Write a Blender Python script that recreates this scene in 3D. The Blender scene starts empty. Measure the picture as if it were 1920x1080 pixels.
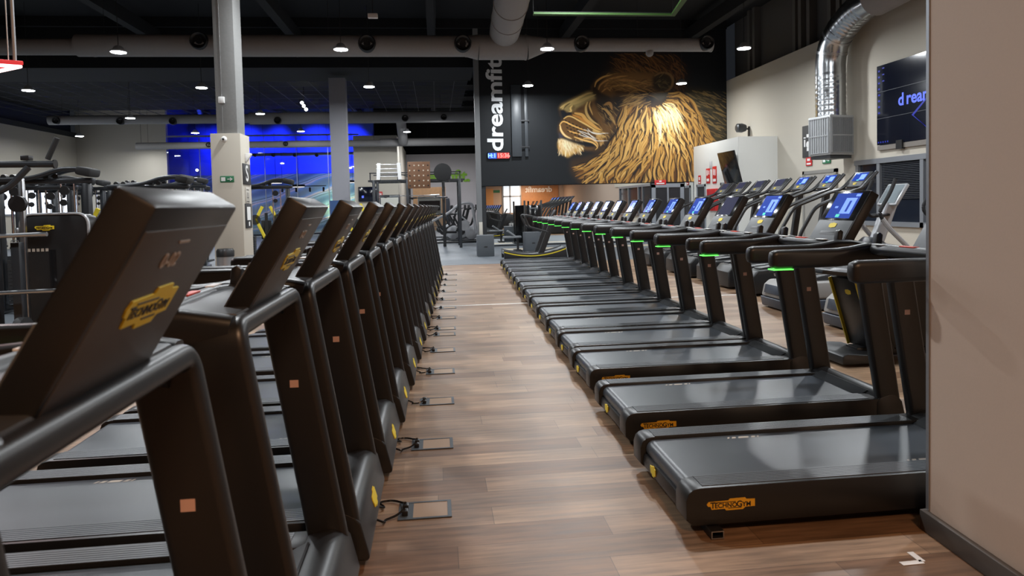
import bpy, math, random
import numpy as np
from mathutils import Vector, Matrix, Euler
random.seed(7)
SC = bpy.context.scene
COL = SC.collection
PI = math.pi
R = math.radians

# ------------------------------------------------------------------ helpers
def col(o):
    COL.objects.link(o); return o

def tag(o, label=None, cat=None, group=None, kind=None):
    if label: o['label'] = label
    if cat: o['category'] = cat
    if group: o['group'] = group
    if kind: o['kind'] = kind
    return o

def thing(name, label, cat, loc=(0, 0, 0), rz=0.0, group=None):
    o = bpy.data.objects.new(name, None)
    o.empty_display_size = 0.1
    col(o); o.location = loc; o.rotation_euler = (0, 0, rz)
    return tag(o, label, cat, group)

def children(o):
    return list(o.children)

def copy_tree(o, parent=None):
    c = o.copy(); col(c)
    if parent is not None: c.parent = parent
    for ch in children(o): copy_tree(ch, c)
    return c

def dup(o, loc, rz=None, label=None, group=None):
    c = copy_tree(o); c.location = loc
    if rz is not None: c.rotation_euler = (0, 0, rz)
    if label: c['label'] = label
    if group: c['group'] = group
    return c

def rrect(w, h, r, n=4):
    """rounded rectangle section centred on 0"""
    pts = []
    r = min(r, w/2-1e-4, h/2-1e-4)
    for cx, cy, a0 in ((w/2-r, h/2-r, 0), (-w/2+r, h/2-r, 90), (-w/2+r, -h/2+r, 180), (w/2-r, -h/2+r, 270)):
        for k in range(n+1):
            a = R(a0+90*k/n); pts.append((cx+r*math.cos(a), cy+r*math.sin(a)))
    return pts

def circ(r, n=10):
    return [(r*math.cos(2*PI*k/n), r*math.sin(2*PI*k/n)) for k in range(n)]

def fillet(pts, rad, n=5):
    """round the corners of a polyline"""
    P = [Vector(p) for p in pts]; out = [P[0]]
    for i in range(1, len(P)-1):
        a, b, c = P[i-1], P[i], P[i+1]
        d1 = (a-b); d2 = (c-b)
        t = min(rad, d1.length*.49, d2.length*.49)
        s = b+d1.normalized()*t; e = b+d2.normalized()*t
        for k in range(n+1):
            u = k/n; out.append((s*(1-u)+b*u)*(1-u)+(b*(1-u)+e*u)*u)
    out.append(P[-1]); return out

class MB:
    def __init__(self): self.v = []; self.f = []; self.m = []
    def add(self, vs, fs, m=0):
        b = len(self.v); self.v += [tuple(p) for p in vs]
        self.f += [tuple(i+b for i in f) for f in fs]; self.m += [m]*len(fs); return self
    def box(self, x0, x1, y0, y1, z0, z1, m=0):
        v = [(x0,y0,z0),(x1,y0,z0),(x1,y1,z0),(x0,y1,z0),(x0,y0,z1),(x1,y0,z1),(x1,y1,z1),(x0,y1,z1)]
        return self.add(v, [(3,2,1,0),(4,5,6,7),(0,1,5,4),(1,2,6,5),(2,3,7,6),(3,0,4,7)], m)
    def obox(self, c, s, rot=(0,0,0), m=0):
        Rm = Euler(rot).to_matrix(); c = Vector(c); v = []
        for dz in (-.5,.5):
            for dx, dy in ((-.5,-.5),(.5,-.5),(.5,.5),(-.5,.5)):
                v.append(c+Rm@Vector((dx*s[0],dy*s[1],dz*s[2])))
        return self.add(v, [(3,2,1,0),(4,5,6,7),(0,1,5,4),(1,2,6,5),(2,3,7,6),(3,0,4,7)], m)
    def sweep(self, pts, sec, up=(0,0,1), m=0, caps=True, closed=False, scale=None):
        P = [Vector(p) for p in pts]; n = len(P); k = len(sec); up = Vector(up)
        vs = []
        for i in range(n):
            if closed: t = (P[(i+1)%n]-P[i-1])
            else: t = P[min(i+1,n-1)]-P[max(i-1,0)]
            t.normalize()
            s = t.cross(up)
            if s.length < 1e-3: s = t.cross(Vector((1,0,0)) if abs(t.x)<.9 else Vector((0,1,0)))
            s.normalize(); w = s.cross(t)
            sc = 1 if scale is None else scale[i]
            for a, b in sec: vs.append(P[i]+s*a*sc+w*b*sc)
        fs = []
        for i in range(n if closed else n-1):
            j = (i+1) % n
            for q in range(k):
                r = (q+1) % k
                fs.append((i*k+q, i*k+r, j*k+r, j*k+q))
        if caps and not closed:
            fs.append(tuple(range(k))[::-1]); fs.append(tuple((n-1)*k+q for q in range(k)))
        return self.add(vs, fs, m)
    def tube(self, pts, r, seg=8, m=0, rad=0, closed=False, up=(0,0,1)):
        if rad: pts = fillet(pts, rad)
        return self.sweep(pts, circ(r, seg), up, m, True, closed)
    def bar(self, p0, p1, w, h, m=0, up=(0,0,1)):
        return self.sweep([p0, p1], [(-w/2,-h/2),(w/2,-h/2),(w/2,h/2),(-w/2,h/2)], up, m)
    def rbar(self, p0, p1, w, h, r=.01, m=0, up=(0,0,1)):
        return self.sweep([p0, p1], rrect(w, h, r, 3), up, m)
    def prism(self, poly, plane, d0, d1, m=0):
        n = len(poly)
        def P(a, b, d):
            return {'xz': (a, d, b), 'yz': (d, a, b), 'xy': (a, b, d)}[plane]
        v = [P(a, b, d0) for a, b in poly]+[P(a, b, d1) for a, b in poly]
        f = [tuple(range(n)), tuple(range(2*n-1, n-1, -1))]+[(i, i+n, (i+1)%n+n, (i+1)%n) for i in range(n)]
        return self.add(v, f, m)
    def lathe(self, prof, seg=20, c=(0,0,0), m=0, axis='z'):
        vs = []; n = len(prof); c = Vector(c)
        for k in range(seg):
            a = 2*PI*k/seg
            for r, z in prof:
                p = (r*math.cos(a), r*math.sin(a), z)
                if axis == 'y': p = (p[0], p[2], p[1])
                if axis == 'x': p = (p[2], p[0], p[1])
                vs.append(c+Vector(p))
        fs = []
        for k in range(seg):
            j = (k+1) % seg
            for i in range(n-1): fs.append((k*n+i, j*n+i, j*n+i+1, k*n+i+1))
        b0 = [k*n for k in range(seg)][::-1]; b1 = [k*n+n-1 for k in range(seg)]
        if prof[0][0] > 1e-5: fs.append(tuple(b0))
        if prof[-1][0] > 1e-5: fs.append(tuple(b1))
        return self.add(vs, fs, m)
    def cyl(self, c, r, h, axis='z', seg=20, m=0):
        return self.lathe([(r, -h/2), (r, h/2)], seg, c, m, axis)
    def ball(self, c, r, m=0, seg=12, sz=1.0):
        return self.lathe([(max(1e-6, r*math.sin(PI*k/8)), -sz*r*math.cos(PI*k/8)) for k in range(9)], seg, c, m)
    def xform(self, M):
        self.v = [tuple(M @ Vector(p)) for p in self.v]; return self
    def join(self, o, m=None):
        return self.add(o.v, o.f, 0) if m is None and False else self._join(o, m)
    def _join(self, o, m):
        b = len(self.v); self.v += o.v; self.f += [tuple(i+b for i in f) for f in o.f]
        self.m += (o.m if m is None else [m]*len(o.f)); return self
    def build(self, name, mats, parent=None, bevel=0, smooth=True, label=None, seg=2, ang=32):
        me = bpy.data.meshes.new(name)
        me.from_pydata([tuple(p) for p in self.v], [], self.f)
        if not isinstance(mats, (list, tuple)): mats = [mats]
        for mt in mats: me.materials.append(mt)
        me.polygons.foreach_set('material_index', self.m)
        me.update()
        import bmesh
        bm = bmesh.new(); bm.from_mesh(me)
        bmesh.ops.recalc_face_normals(bm, faces=bm.faces)
        if bevel:
            ed = [e for e in bm.edges if len(e.link_faces) == 2 and e.calc_face_angle(0) > R(40)]
            try: bmesh.ops.bevel(bm, geom=ed, offset=bevel, segments=seg, profile=.5, affect='EDGES', clamp_overlap=True)
            except Exception: pass
        bm.to_mesh(me); bm.free()
        if smooth:
            me.polygons.foreach_set('use_smooth', [True]*len(me.polygons))
            me.set_sharp_from_angle(angle=R(ang))
        o = bpy.data.objects.new(name, me); col(o)
        if parent is not None: o.parent = parent
        if label: o['label'] = label
        return o

_fontcache = {}
def text_mb(body, size=1.0, bold=0.0, depth=0.004, mat=0, spacing=1.0, align='CENTER'):
    """lettering as a mesh in the local XY plane, facing +Z, centred"""
    key = (body, size, bold, depth, spacing, align)
    if key not in _fontcache:
        cu = bpy.data.curves.new('lettering', 'FONT'); cu.body = body; cu.size = size
        cu.offset = bold*size; cu.extrude = depth/2; cu.space_character = spacing
        cu.align_x = align; cu.align_y = 'CENTER'; cu.resolution_u = 3
        ob = bpy.data.objects.new('lettering', cu); col(ob)
        dg = bpy.context.evaluated_depsgraph_get(); dg.update()
        me = bpy.data.meshes.new_from_object(ob.evaluated_get(dg))
        vs = [tuple(v.co) for v in me.vertices]; fs = [tuple(p.vertices) for p in me.polygons]
        bpy.data.objects.remove(ob); bpy.data.curves.remove(cu); bpy.data.meshes.remove(me)
        _fontcache[key] = (vs, fs)
    vs, fs = _fontcache[key]
    return MB().add(vs, fs, mat)

def place(mb, origin, xdir, ydir):
    """map a local XY drawing to the wall plane spanned by xdir, ydir at origin"""
    X = Vector(xdir).normalized(); Y = Vector(ydir).normalized(); Z = X.cross(Y)
    M = Matrix(((X.x, Y.x, Z.x, origin[0]), (X.y, Y.y, Z.y, origin[1]), (X.z, Y.z, Z.z, origin[2]), (0,0,0,1)))
    return mb.xform(M)

# ------------------------------------------------------------------ materials
MATS = {}
def mat(name, c, rough=.5, metal=0.0, emit=0.0, spec=.5, bump=0, bscale=60, var=0, ecol=None, coat=0):
    m = bpy.data.materials.new(name); m.use_nodes = True
    nt = m.node_tree; b = nt.nodes['Principled BSDF']
    b.inputs['Base Color'].default_value = (*c, 1); b.inputs['Roughness'].default_value = rough
    b.inputs['Metallic'].default_value = metal; b.inputs['Specular IOR Level'].default_value = spec
    if coat: b.inputs['Coat Weight'].default_value = coat
    if emit:
        b.inputs['Emission Color'].default_value = (*(ecol or c), 1); b.inputs['Emission Strength'].default_value = emit
    if bump or var:
        tc = nt.nodes.new('ShaderNodeTexCoord'); nz = nt.nodes.new('ShaderNodeTexNoise')
        nz.inputs['Scale'].default_value = bscale; nz.inputs['Detail'].default_value = 5
        nt.links.new(tc.outputs['Object'], nz.inputs['Vector'])
        if bump:
            bp = nt.nodes.new('ShaderNodeBump'); bp.inputs['Strength'].default_value = bump; bp.inputs['Distance'].default_value = .004
            nt.links.new(nz.outputs['Fac'], bp.inputs['Height']); nt.links.new(bp.outputs['Normal'], b.inputs['Normal'])
        if var:
            mx = nt.nodes.new('ShaderNodeMix'); mx.data_type = 'RGBA'
            mx.inputs[6].default_value = (*[x*(1-var) for x in c], 1); mx.inputs[7].default_value = (*[min(1, x*(1+var)) for x in c], 1)
            nt.links.new(nz.outputs['Fac'], mx.inputs[0]); nt.links.new(mx.outputs[2], b.inputs['Base Color'])
    MATS[name] = m; return m

BLACK = mat('black_plastic', (.013, .013, .014), .38, bump=.05, bscale=300)
BLACKG = mat('black_gloss', (.008, .008, .009), .12)
BLACKM = mat('black_matt', (.010, .010, .011), .7)
DGREY = mat('dark_grey_plastic', (.028, .030, .033), .42, bump=.05, bscale=300)
MGREY = mat('mid_grey_plastic', (.16, .17, .18), .45)
BELT = mat('belt_rubber', (.052, .060, .071), .34, bump=.10, bscale=500, var=.2)
RAIL = mat('ribbed_rail', (.075, .084, .095), .40, bump=.05, bscale=200)
YELLOW = mat('logo_yellow', (.80, .60, .02), .45)
AMBER = mat('logo_amber', (.80, .42, .02), .45)
YPAINT = mat('yellow_paint', (.70, .55, .03), .4)
LETTER = mat('logo_black', (.012, .011, .010), .5)
WHITE = mat('white_paint', (.78, .78, .77), .5)
PRINT = mat('grey_print', (.42, .36, .30), .5)
GREENLED = mat('green_led', (.1, .9, .1), .4, emit=1.5, ecol=(.14, 1.0, .12))
STEEL = mat('brushed_steel', (.55, .56, .58), .28, 1.0)
CHROME = mat('chrome', (.75, .76, .78), .12, 1.0)
SILVER = mat('silver_paint', (.42, .43, .45), .35, .35)
GUN = mat('gunmetal_paint', (.030, .033, .038), .32, .3)
RED = mat('sign_red', (.55, .02, .02), .45)
REDLBL = mat('red_label', (.75, .08, .05), .4)
PINK = mat('pink_sticker', (.62, .40, .34), .6)
BEIGE = mat('beige_wall_paint', (.50, .46, .39), .75, bump=.04, bscale=120, var=.03)
BEIGEW = mat('warm_beige_wall_paint', (.47, .37, .30), .75, bump=.04, bscale=120, var=.03)
OFFICEW = mat('office_white_paint', (.66, .66, .63), .7, bump=.03, bscale=100)
WHITEW = mat('white_wall_paint', (.66, .64, .66), .7, bump=.03, bscale=100)
DWALL = mat('dark_upper_wall_paint', (.030, .032, .036), .8)
NAVYW = mat('navy_wall_paint', (.035, .042, .085), .75)
LIONW = mat('lion_wall_paint', (.0085, .0105, .013), .6, spec=.3, bump=.04, bscale=40, var=.1)
CEIL = mat('black_ceiling_paint', (.005, .006, .008), .9)
DUCTG = mat('grey_duct_fabric', (.30, .29, .285), .7, bump=.08, bscale=14, var=.06)
CONC = mat('column_concrete', (.20, .20, .195), .75, bump=.12, bscale=25, var=.12)
SKIRT = mat('baseboard_metal', (.10, .085, .075), .45, .4)
ALU = mat('window_aluminium', (.30, .32, .35), .4, .6)
GLASSD = mat('dark_window_glass', (.012, .016, .026), .06)
BLIND = mat('window_blind', (.020, .024, .032), .6)
LAMPH = mat('lamp_housing', (.55, .56, .58), .4, .3)
RUBBERM = mat('rubber_mat', (.05, .05, .055), .7)
SCRBLUE = mat('screen_blue', (.01, .03, .2), .2, emit=1.0, ecol=(.008, .032, .23))
SCRLITE = mat('screen_light_blue', (.2, .3, .8), .2, emit=1.0, ecol=(.12, .24, .85))
SCRGRN = mat('screen_green', (.1, .5, .4), .2, emit=1.0, ecol=(.06, .42, .36))
SCRDIM = mat('screen_dim', (.03, .03, .05), .15, emit=1.0, ecol=(.020, .022, .045))
SCRNAVY = mat('screen_navy', (.002, .003, .006), .12, emit=1.0, ecol=(.0012, .0018, .006))
SCRTXT = mat('screen_lettering', (.08, .12, .6), .3, emit=1.0, ecol=(.07, .11, .62))
EXITG = mat('exit_sign_green', (.02, .16, .07), .5)
LIME = mat('lime_lettering', (.28, .62, .03), .5)
WOODP = mat('light_wood_panel', (.42, .24, .12), .45, var=.25, bscale=6)
BROWNB = mat('brown_peg_board', (.16, .075, .035), .6, var=.2, bscale=12)
BACKP = mat('console_back_plastic', (.060, .053, .048), .5)
SKINGREY = mat('console_grey_panel', (.085, .090, .095), .45)
BINMET = mat('bin_steel', (.42, .43, .45), .35, .7)
# ------------------------------------------------------------------ camera
YAW, PIT, ROL, CAMH = R(6.28), R(2.3), R(1.36), 1.56
_f = Vector((math.sin(YAW)*math.cos(PIT), math.cos(YAW)*math.cos(PIT), -math.sin(PIT)))
_r = _f.cross(Vector((0, 0, 1))).normalized(); _u = _r.cross(_f)
_r, _u = _r*math.cos(ROL)-_u*math.sin(ROL), _u*math.cos(ROL)+_r*math.sin(ROL)
cam_d = bpy.data.cameras.new('camera'); cam = bpy.data.objects.new('camera', cam_d); col(cam)
cam_d.lens = 24; cam_d.sensor_width = 36; cam_d.clip_start = .05; cam_d.clip_end = 200
cam_d.shift_y = -.05396
cam_d.dof.use_dof = True; cam_d.dof.focus_distance = 8.0; cam_d.dof.aperture_fstop = 4.5
cam.matrix_world = Matrix(((_r.x, _u.x, -_f.x, 0), (_r.y, _u.y, -_f.y, 0), (_r.z, _u.z, -_f.z, CAMH), (0, 0, 0, 1)))
SC.camera = cam
CPX, CPY, FPX = 960.0, 436.4, 1280.0
def at(px, py, Y):
    """point on the vertical plane at distance Y down the hall that the photograph shows at a pixel"""
    d = _f+_r*((px-CPX)/FPX)-_u*((py-CPY)/FPX)
    return Vector((0, 0, CAMH))+d*(Y/d.y)
def atx(px, py, X):
    d = _f+_r*((px-CPX)/FPX)-_u*((py-CPY)/FPX)
    return Vector((0, 0, CAMH))+d*(X/d.x)
def atz(px, py, Z=0):
    d = _f+_r*((px-CPX)/FPX)-_u*((py-CPY)/FPX)
    return Vector((0, 0, CAMH))+d*((Z-CAMH)/d.z)

# ------------------------------------------------------------------ treadmill (local x = running direction, y = runner's left)
LOGO = [(-.5,.10),(-.46,.30),(-.05,.34),(-.02,.48),(.30,.50),(.33,.36),(.5,.34),(.5,-.28),(.30,-.30),(.25,-.48),(-.10,-.50),(-.13,-.34),(-.40,-.36),(-.42,-.10),(-.47,-.08)]
def logo_plate(w, h, depth=.004):
    return MB().prism([(a*w, b*h) for a, b in LOGO], 'xy', -depth/2, depth/2)
def logo_letters(w, h, depth=.003, lines=True):
    t = text_mb('T', w*.17, .02, depth); t.xform(Matrix.Translation((-w*.375, -h*.02, 0)))
    e = text_mb('ECHNO', w*.132, .02, depth, spacing=1.0); e.xform(Matrix.Translation((-w*.105, -h*.06, 0)))
    g = text_mb('G', w*.17, .02, depth); g.xform(Matrix.Translation((w*.175, -h*.02, 0)))
    y = text_mb('YM', w*.132, .02, depth); y.xform(Matrix.Translation((w*.325, -h*.06, 0)))
    t._join(e, None)._join(g, None)._join(y, None)
    if lines:
        t.box(-w*.34, w*.10, h*.20, h*.25, -depth/2, depth/2)
        t.box(-w*.06, w*.22, -h*.33, -h*.28, -depth/2, depth/2)
    return t
def small_emblem(w, h, depth=.003):
    return MB().prism([(a*w, b*h) for a, b in ((-.5,.1),(-.4,.38),(-.12,.42),(0,.5),(.25,.42),(.5,.34),(.48,-.1),(.4,-.36),(.1,-.42),(-.05,-.5),(-.3,-.4),(-.45,-.34))], 'xy', -depth/2, depth/2)

TL = 1.92       # deck length
def make_treadmill():
    root = thing('treadmill', 'black treadmill', 'treadmill')
    # chassis: two side skirts, rear cap and underside
    b = MB()
    side = [(.035,.045),(.0,.075),(.0,.165),(.012,.2),(.035,.218),(.07,.225),(1.80,.225),(1.84,.05)]
    for s in (-1, 1):
        y0, y1 = sorted((s*.285, s*.428)); b.prism(side, 'xz', y0, y1)
    b.prism([(.045,.05),(.02,.06),(.012,.09),(.02,.135),(.075,.14),(.09,.05)], 'xz', -.29, .29)
    b.box(.09, 1.8, -.29, .29, .09, .13)
    b.build('chassis', BLACK, root, bevel=.006)
    b = MB()
    prof = [(.034,.16)]
    for k in range(9):
        a = R(215-125*k/8); prof.append((.078+.048*math.cos(a), .160+.048*math.sin(a)))
    prof += [(1.70,.208),(1.70,.150),(.08,.146)]
    b.prism(prof, 'xz', -.281, .281)
    bl = b.build('belt', BELT, root)
    p = MB()
    for x0, w in ((.50,.012),(.527,.022),(.565,.060),(.642,.022),(.676,.010)):
        p.prism([(x0,.250),(x0+w,.250),(x0+w-.012,.225),(x0-.012,.225)], 'xy', .2082, .2090)
    p2 = MB()
    for x0, w in ((1.25,.012),(1.277,.022),(1.315,.060),(1.392,.022),(1.426,.010)):
        p2.prism([(x0,-.225),(x0+w,-.225),(x0+w-.012,-.250),(x0-.012,-.250)], 'xy', .2082, .2090)
    p.build('belt_print', PRINT, bl, smooth=False); p2.build('belt_print', PRINT, bl, smooth=False)
    for s in (-1, 1):
        b = MB()
        for k in range(7):
            y = s*(.296+k*.0175); b.box(.085, 1.66, y-.007, y+.007, .2235, .2285)
        b.build('side_rail', RAIL, root, smooth=False)
    # motor hood
    b = MB()
    hood = [(1.70,.205),(1.73,.235),(1.79,.252),(1.83,.25),(1.86,.232),(1.885,.20),(1.915,.075),(1.92,.05),(1.91,.035),(1.70,.035)]
    b.prism(hood, 'xz', -.43, .43)
    h = b.build('motor_hood', BLACK, root, bevel=.018, seg=3)
    b = MB().prism([(1.66,.2095),(1.72,.2095),(1.745,.243),(1.735,.245)], 'xz', -.285, .285)
    b.build('hood_rim', DGREY, root, bevel=.003)
    nrm = Vector((.125, 0, .035)).normalized(); ydir = Vector((-.035, 0, .125)).normalized()
    o = Vector((1.903, 0, .135))
    e = place(logo_plate(.125, .085), o, (0, 1, 0), ydir).build('hood_emblem', YELLOW, root, smooth=False, label='yellow emblem on the front hood')
    # side and rear logo badges
    bp = place(logo_plate(.235, .055), (.215, -.4295, .140), (1, 0, 0), (0, 0, 1)).build('side_badge', AMBER, root, smooth=False, label='amber logo badge on the side skirt')
    place(logo_letters(.235, .055), (.215, -.4312, .140), (1, 0, 0), (0, 0, 1)).build('badge_lettering', LETTER, bp, smooth=False)
    re_ = place(logo_plate(.085, .060), (.0105, .10, .105), (0, -1, 0), (0, 0, 1)).build('rear_emblem', YELLOW, root, smooth=False, label='yellow emblem on the rear cap')
    # foot tube
    b = MB()
    for y0, y1 in ((-.475, .425),):
        b.box(.10, .16, y0, y1, .004, .008); b.box(.10, .16, y0, y1, .036, .040)
        b.box(.10, .104, y0, y1, .008, .036); b.box(.156, .16, y0, y1, .008, .036)
    b.box(.105, .155, -.40, -.34, .03, .10); b.box(.105, .155, .34, .40, .03, .10)
    b.build('foot_tube', BLACK, root)
    b = MB()
    for x0, x1, z0, z1 in ((.10,.16,.004,.0085),(.10,.16,.0355,.040),(.10,.1045,.0085,.0355),(.1555,.16,.0085,.0355)):
        b.box(x0, x1, -.478, -.4745, z0, z1)
    b.build('foot_tube_end', STEEL, root, smooth=False)
    b = MB(); b.box(1.70, 1.78, -.38, -.30, 0, .05); b.box(1.70, 1.78, .30, .38, 0, .05); b.build('front_foot', BLACKM, root, bevel=.005)
    # posts and front crossbar (an inverted U that leans back towards the runner)
    X = lambda z: 1.800-.160*(z-.2)
    sec = rrect(.16, .062, .024, 4)
    for s in (-1, 1):
        pts = [(X(.05), s*.398, .05), (X(.6), s*.398, .6), (X(1.10), s*.398, 1.10)]
        MB().sweep(pts, [(b_, a_) for a_, b_ in sec], (1, 0, 0)).build('post', BLACK, root, ang=50)
    path = fillet([(X(1.10), -.398, 1.10), (X(1.212), -.398, 1.212), (X(1.212), .398, 1.212), (X(1.10), .398, 1.10)], .085, 7)
    MB().sweep(path, [(b_, a_) for a_, b_ in sec], (1, 0, .16)).build('crossbar', BLACK, root, ang=50)
    # handrails
    hs = rrect(.074, .112, .030, 4)
    for s in (-1, 1):
        pts = [(.835, s*.392, 1.203), (.843, s*.392, 1.203), (.870, s*.392, 1.203), (1.25, s*.392, 1.203), (1.34, s*.392, 1.211), (1.44, s*.390, 1.228), (1.54, s*.386, 1.226), (1.67, s*.380, 1.200)]
        MB().sweep(pts, hs, (0, 0, 1), scale=[.55, .82, 1, 1, 1, 1, 1, 1.02]).build('handrail', BLACK, root, ang=55)
    MB().box(.840, .965, .356, .430, 1.1405, 1.1470).build('led_strip', GREENLED, root, bevel=.002, label='green light strip under the left handrail')
    # cross grip with labels, tray, stop levers
    g = MB().tube([(1.475, -.37, 1.245), (1.43, -.2, 1.252), (1.43, .2, 1.252), (1.475, .37, 1.245)], .032, 12, rad=.05).build('cross_grip', BLACK, root, ang=60)
    b = MB().prism([(1.44, 1.266),(1.68, 1.258),(1.68, 1.225),(1.45, 1.228)], 'xz', -.345, .345)
    b.build('console_tray', DGREY, root, bevel=.008)
    for y0, y1 in ((-.30, -.20), (.20, .30)): MB().box(1.413, 1.445, y0, y1, 1.2795, 1.2855).build('grip_label', WHITE, g, bevel=.002)
    MB().box(1.413, 1.445, -.06, .06, 1.2795, 1.2865).build('stop_label', REDLBL, g, bevel=.002, label='red stop strip on the cross grip')
    for s in (-1, 1):
        b = MB().prism([(1.455,1.22),(1.495,1.22),(1.512,1.335),(1.492,1.350),(1.472,1.340)], 'xz', s*.352-.020, s*.352+.020)
        b.build('lever', BLACK, root, bevel=.006)
    # console
    bx, bz, tx, tz = 1.600, 1.252, 1.815, 1.607
    d = Vector((tx-bx, 0, tz-bz)).normalized(); n = Vector((-d.z, 0, d.x)); L = Vector((tx-bx, 0, tz-bz)).length
    def cq(mb, u0, u1, y0, y1, off, th=.002, m=0):
        """slab on the console face between lengths u0..u1"""
        v = []
        for t in (off, off-th):
            for u, y in ((u0, y0), (u1, y0), (u1, y1), (u0, y1)):
                v.append(Vector((bx, 0, bz))+d*u+n*t+Vector((0, y, 0)))
        return mb.add(v, [(0,1,2,3),(7,6,5,4),(0,4,5,1),(1,5,6,2),(2,6,7,3),(3,7,4,0)], m)
    b = MB(); cq(b, 0, L, -.215, .215, 0, .070); c = b.build('console', BLACK, root, bevel=.008)
    b = MB(); cq(b, .035, L-.045, -.205, .205, -.0695, .002); b.build('back_panel', BACKP, c, bevel=.0005, label='lighter grey back panel')
    b = MB(); cq(b, .172, L-.006, -.209, .209, .0015, .003); b.build('screen_glass', BLACKG, c, bevel=.001)
    b = MB(); cq(b, .006, .168, -.209, .209, .0035, .006); b.build('keypad_panel', SKINGREY, c, bevel=.002)
    b = MB(); cq(b, .188, L-.022, -.140, .150, .0026, .002, 0)
    cq(b, .225, L-.062, -.115, .010, .0034, .001, 1); cq(b, .195, .220, -.01, .035, .0034, .001, 2)
    cq(b, L-.050, L-.030, -.135, -.085, .0034, .001, 1); cq(b, .270, .285, .060, .095, .0034, .001, 1)
    cq(b, .24, L-.085, -.07, -.045, .004, .001, 0)
    sc = b.build('screen', [SCRBLUE, SCRLITE, SCRGRN], c, smooth=False, label='lit blue screen')
    b = MB(); cq(b, .05, .080, -.11, .11, .0044, .001); b.build('tray_lip', BLACK, c, bevel=.0004)
    mb = place(small_emblem(.088, .042), Vector((bx, 0, bz))+d*.128+n*.0045, (0, -1, 0), d); mb.build('console_emblem', YELLOW, c, smooth=False, label='yellow emblem')
    # back of the console
    ob = Vector((bx, 0, bz))-n*.0730
    lp = place(logo_plate(.21, .085), ob+d*.205, (0, 1, 0), d).build('back_badge', YELLOW, c, smooth=False, label='yellow logo badge on the back')
    place(logo_letters(.21, .075), ob+d*.205-n*.0018, (0, 1, 0), d).build('badge_lettering', LETTER, lp, smooth=False)
    t = text_mb('0-02', .042, .012, .002); t.box(-.004, .044, .036, .041, -.001, .001)
    place(t, ob+d*.305+Vector((0, -.03, 0)), (0, 1, 0), d).build('back_lettering', PRINT, c, smooth=False)
    # sticker on the left post (inner side)
    MB().box(X(.86)-.022, X(.86)+.012, .3655, .3667, .845, .875).build('sticker', PINK, root, smooth=False)
    return root

SKEW = .0325
proto = make_treadmill()
# right-hand row: rear ends face the aisle
right_y = [3.44, 4.60, 5.78, 6.70, 7.62, 8.60, 9.60, 10.60, 11.62, 12.55, 13.5, 14.5, 15.45, 16.4]
left_y = [1.32, 2.45, 3.38, 4.36, 5.28, 6.28, 7.28, 8.24, 9.22, 10.2, 11.15, 12.1, 13.05, 14.0, 14.95, 15.9]
ORD = ['first', 'second', 'third', 'fourth', 'fifth', 'sixth', 'seventh', 'eighth', 'ninth', 'tenth', 'eleventh', 'twelfth', 'thirteenth', 'fourteenth', 'fifteenth', 'sixteenth', 'seventeenth']
def set_screen(root, dark):
    for c in root.children:
        for g in c.children:
            if g.name.startswith('screen') and not g.name.startswith('screen_glass') and dark:
                me = g.data.copy(); me.materials.clear()
                for m_ in (SCRDIM, SCRDIM, SCRDIM): me.materials.append(m_)
                g.data = me; g['label'] = 'dim blank screen'
for i, y in enumerate(right_y):
    x = 1.115+SKEW*(y-3.44)
    if i == 0: lab = 'black treadmill nearest the beige wall, first in the row right of the aisle'
    elif i == 3: lab = 'fourth treadmill right of the aisle, the one with a dark blank screen'
    else: lab = 'black treadmill with lit screen, %s from the front in the row right of the aisle' % ORD[i]
    o = proto if i == 0 else copy_tree(proto)
    o.location = (x, y, 0); o['label'] = lab; o['group'] = 'treadmills right of the aisle'
    if i == 3: set_screen(o, True)
for i, y in enumerate(left_y):
    x = -.36+.036*(y-2.45)-TL
    o = copy_tree(proto); o.location = (x+(.02 if i == 0 else 0), y, 0)
    o['label'] = ('black treadmill with console back in the left foreground, closest to the camera' if i == 0 else
                  'black treadmill with its back to the aisle, %s from the front in the left row' % ORD[i])
    o['group'] = 'treadmills left of the aisle'
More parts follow.
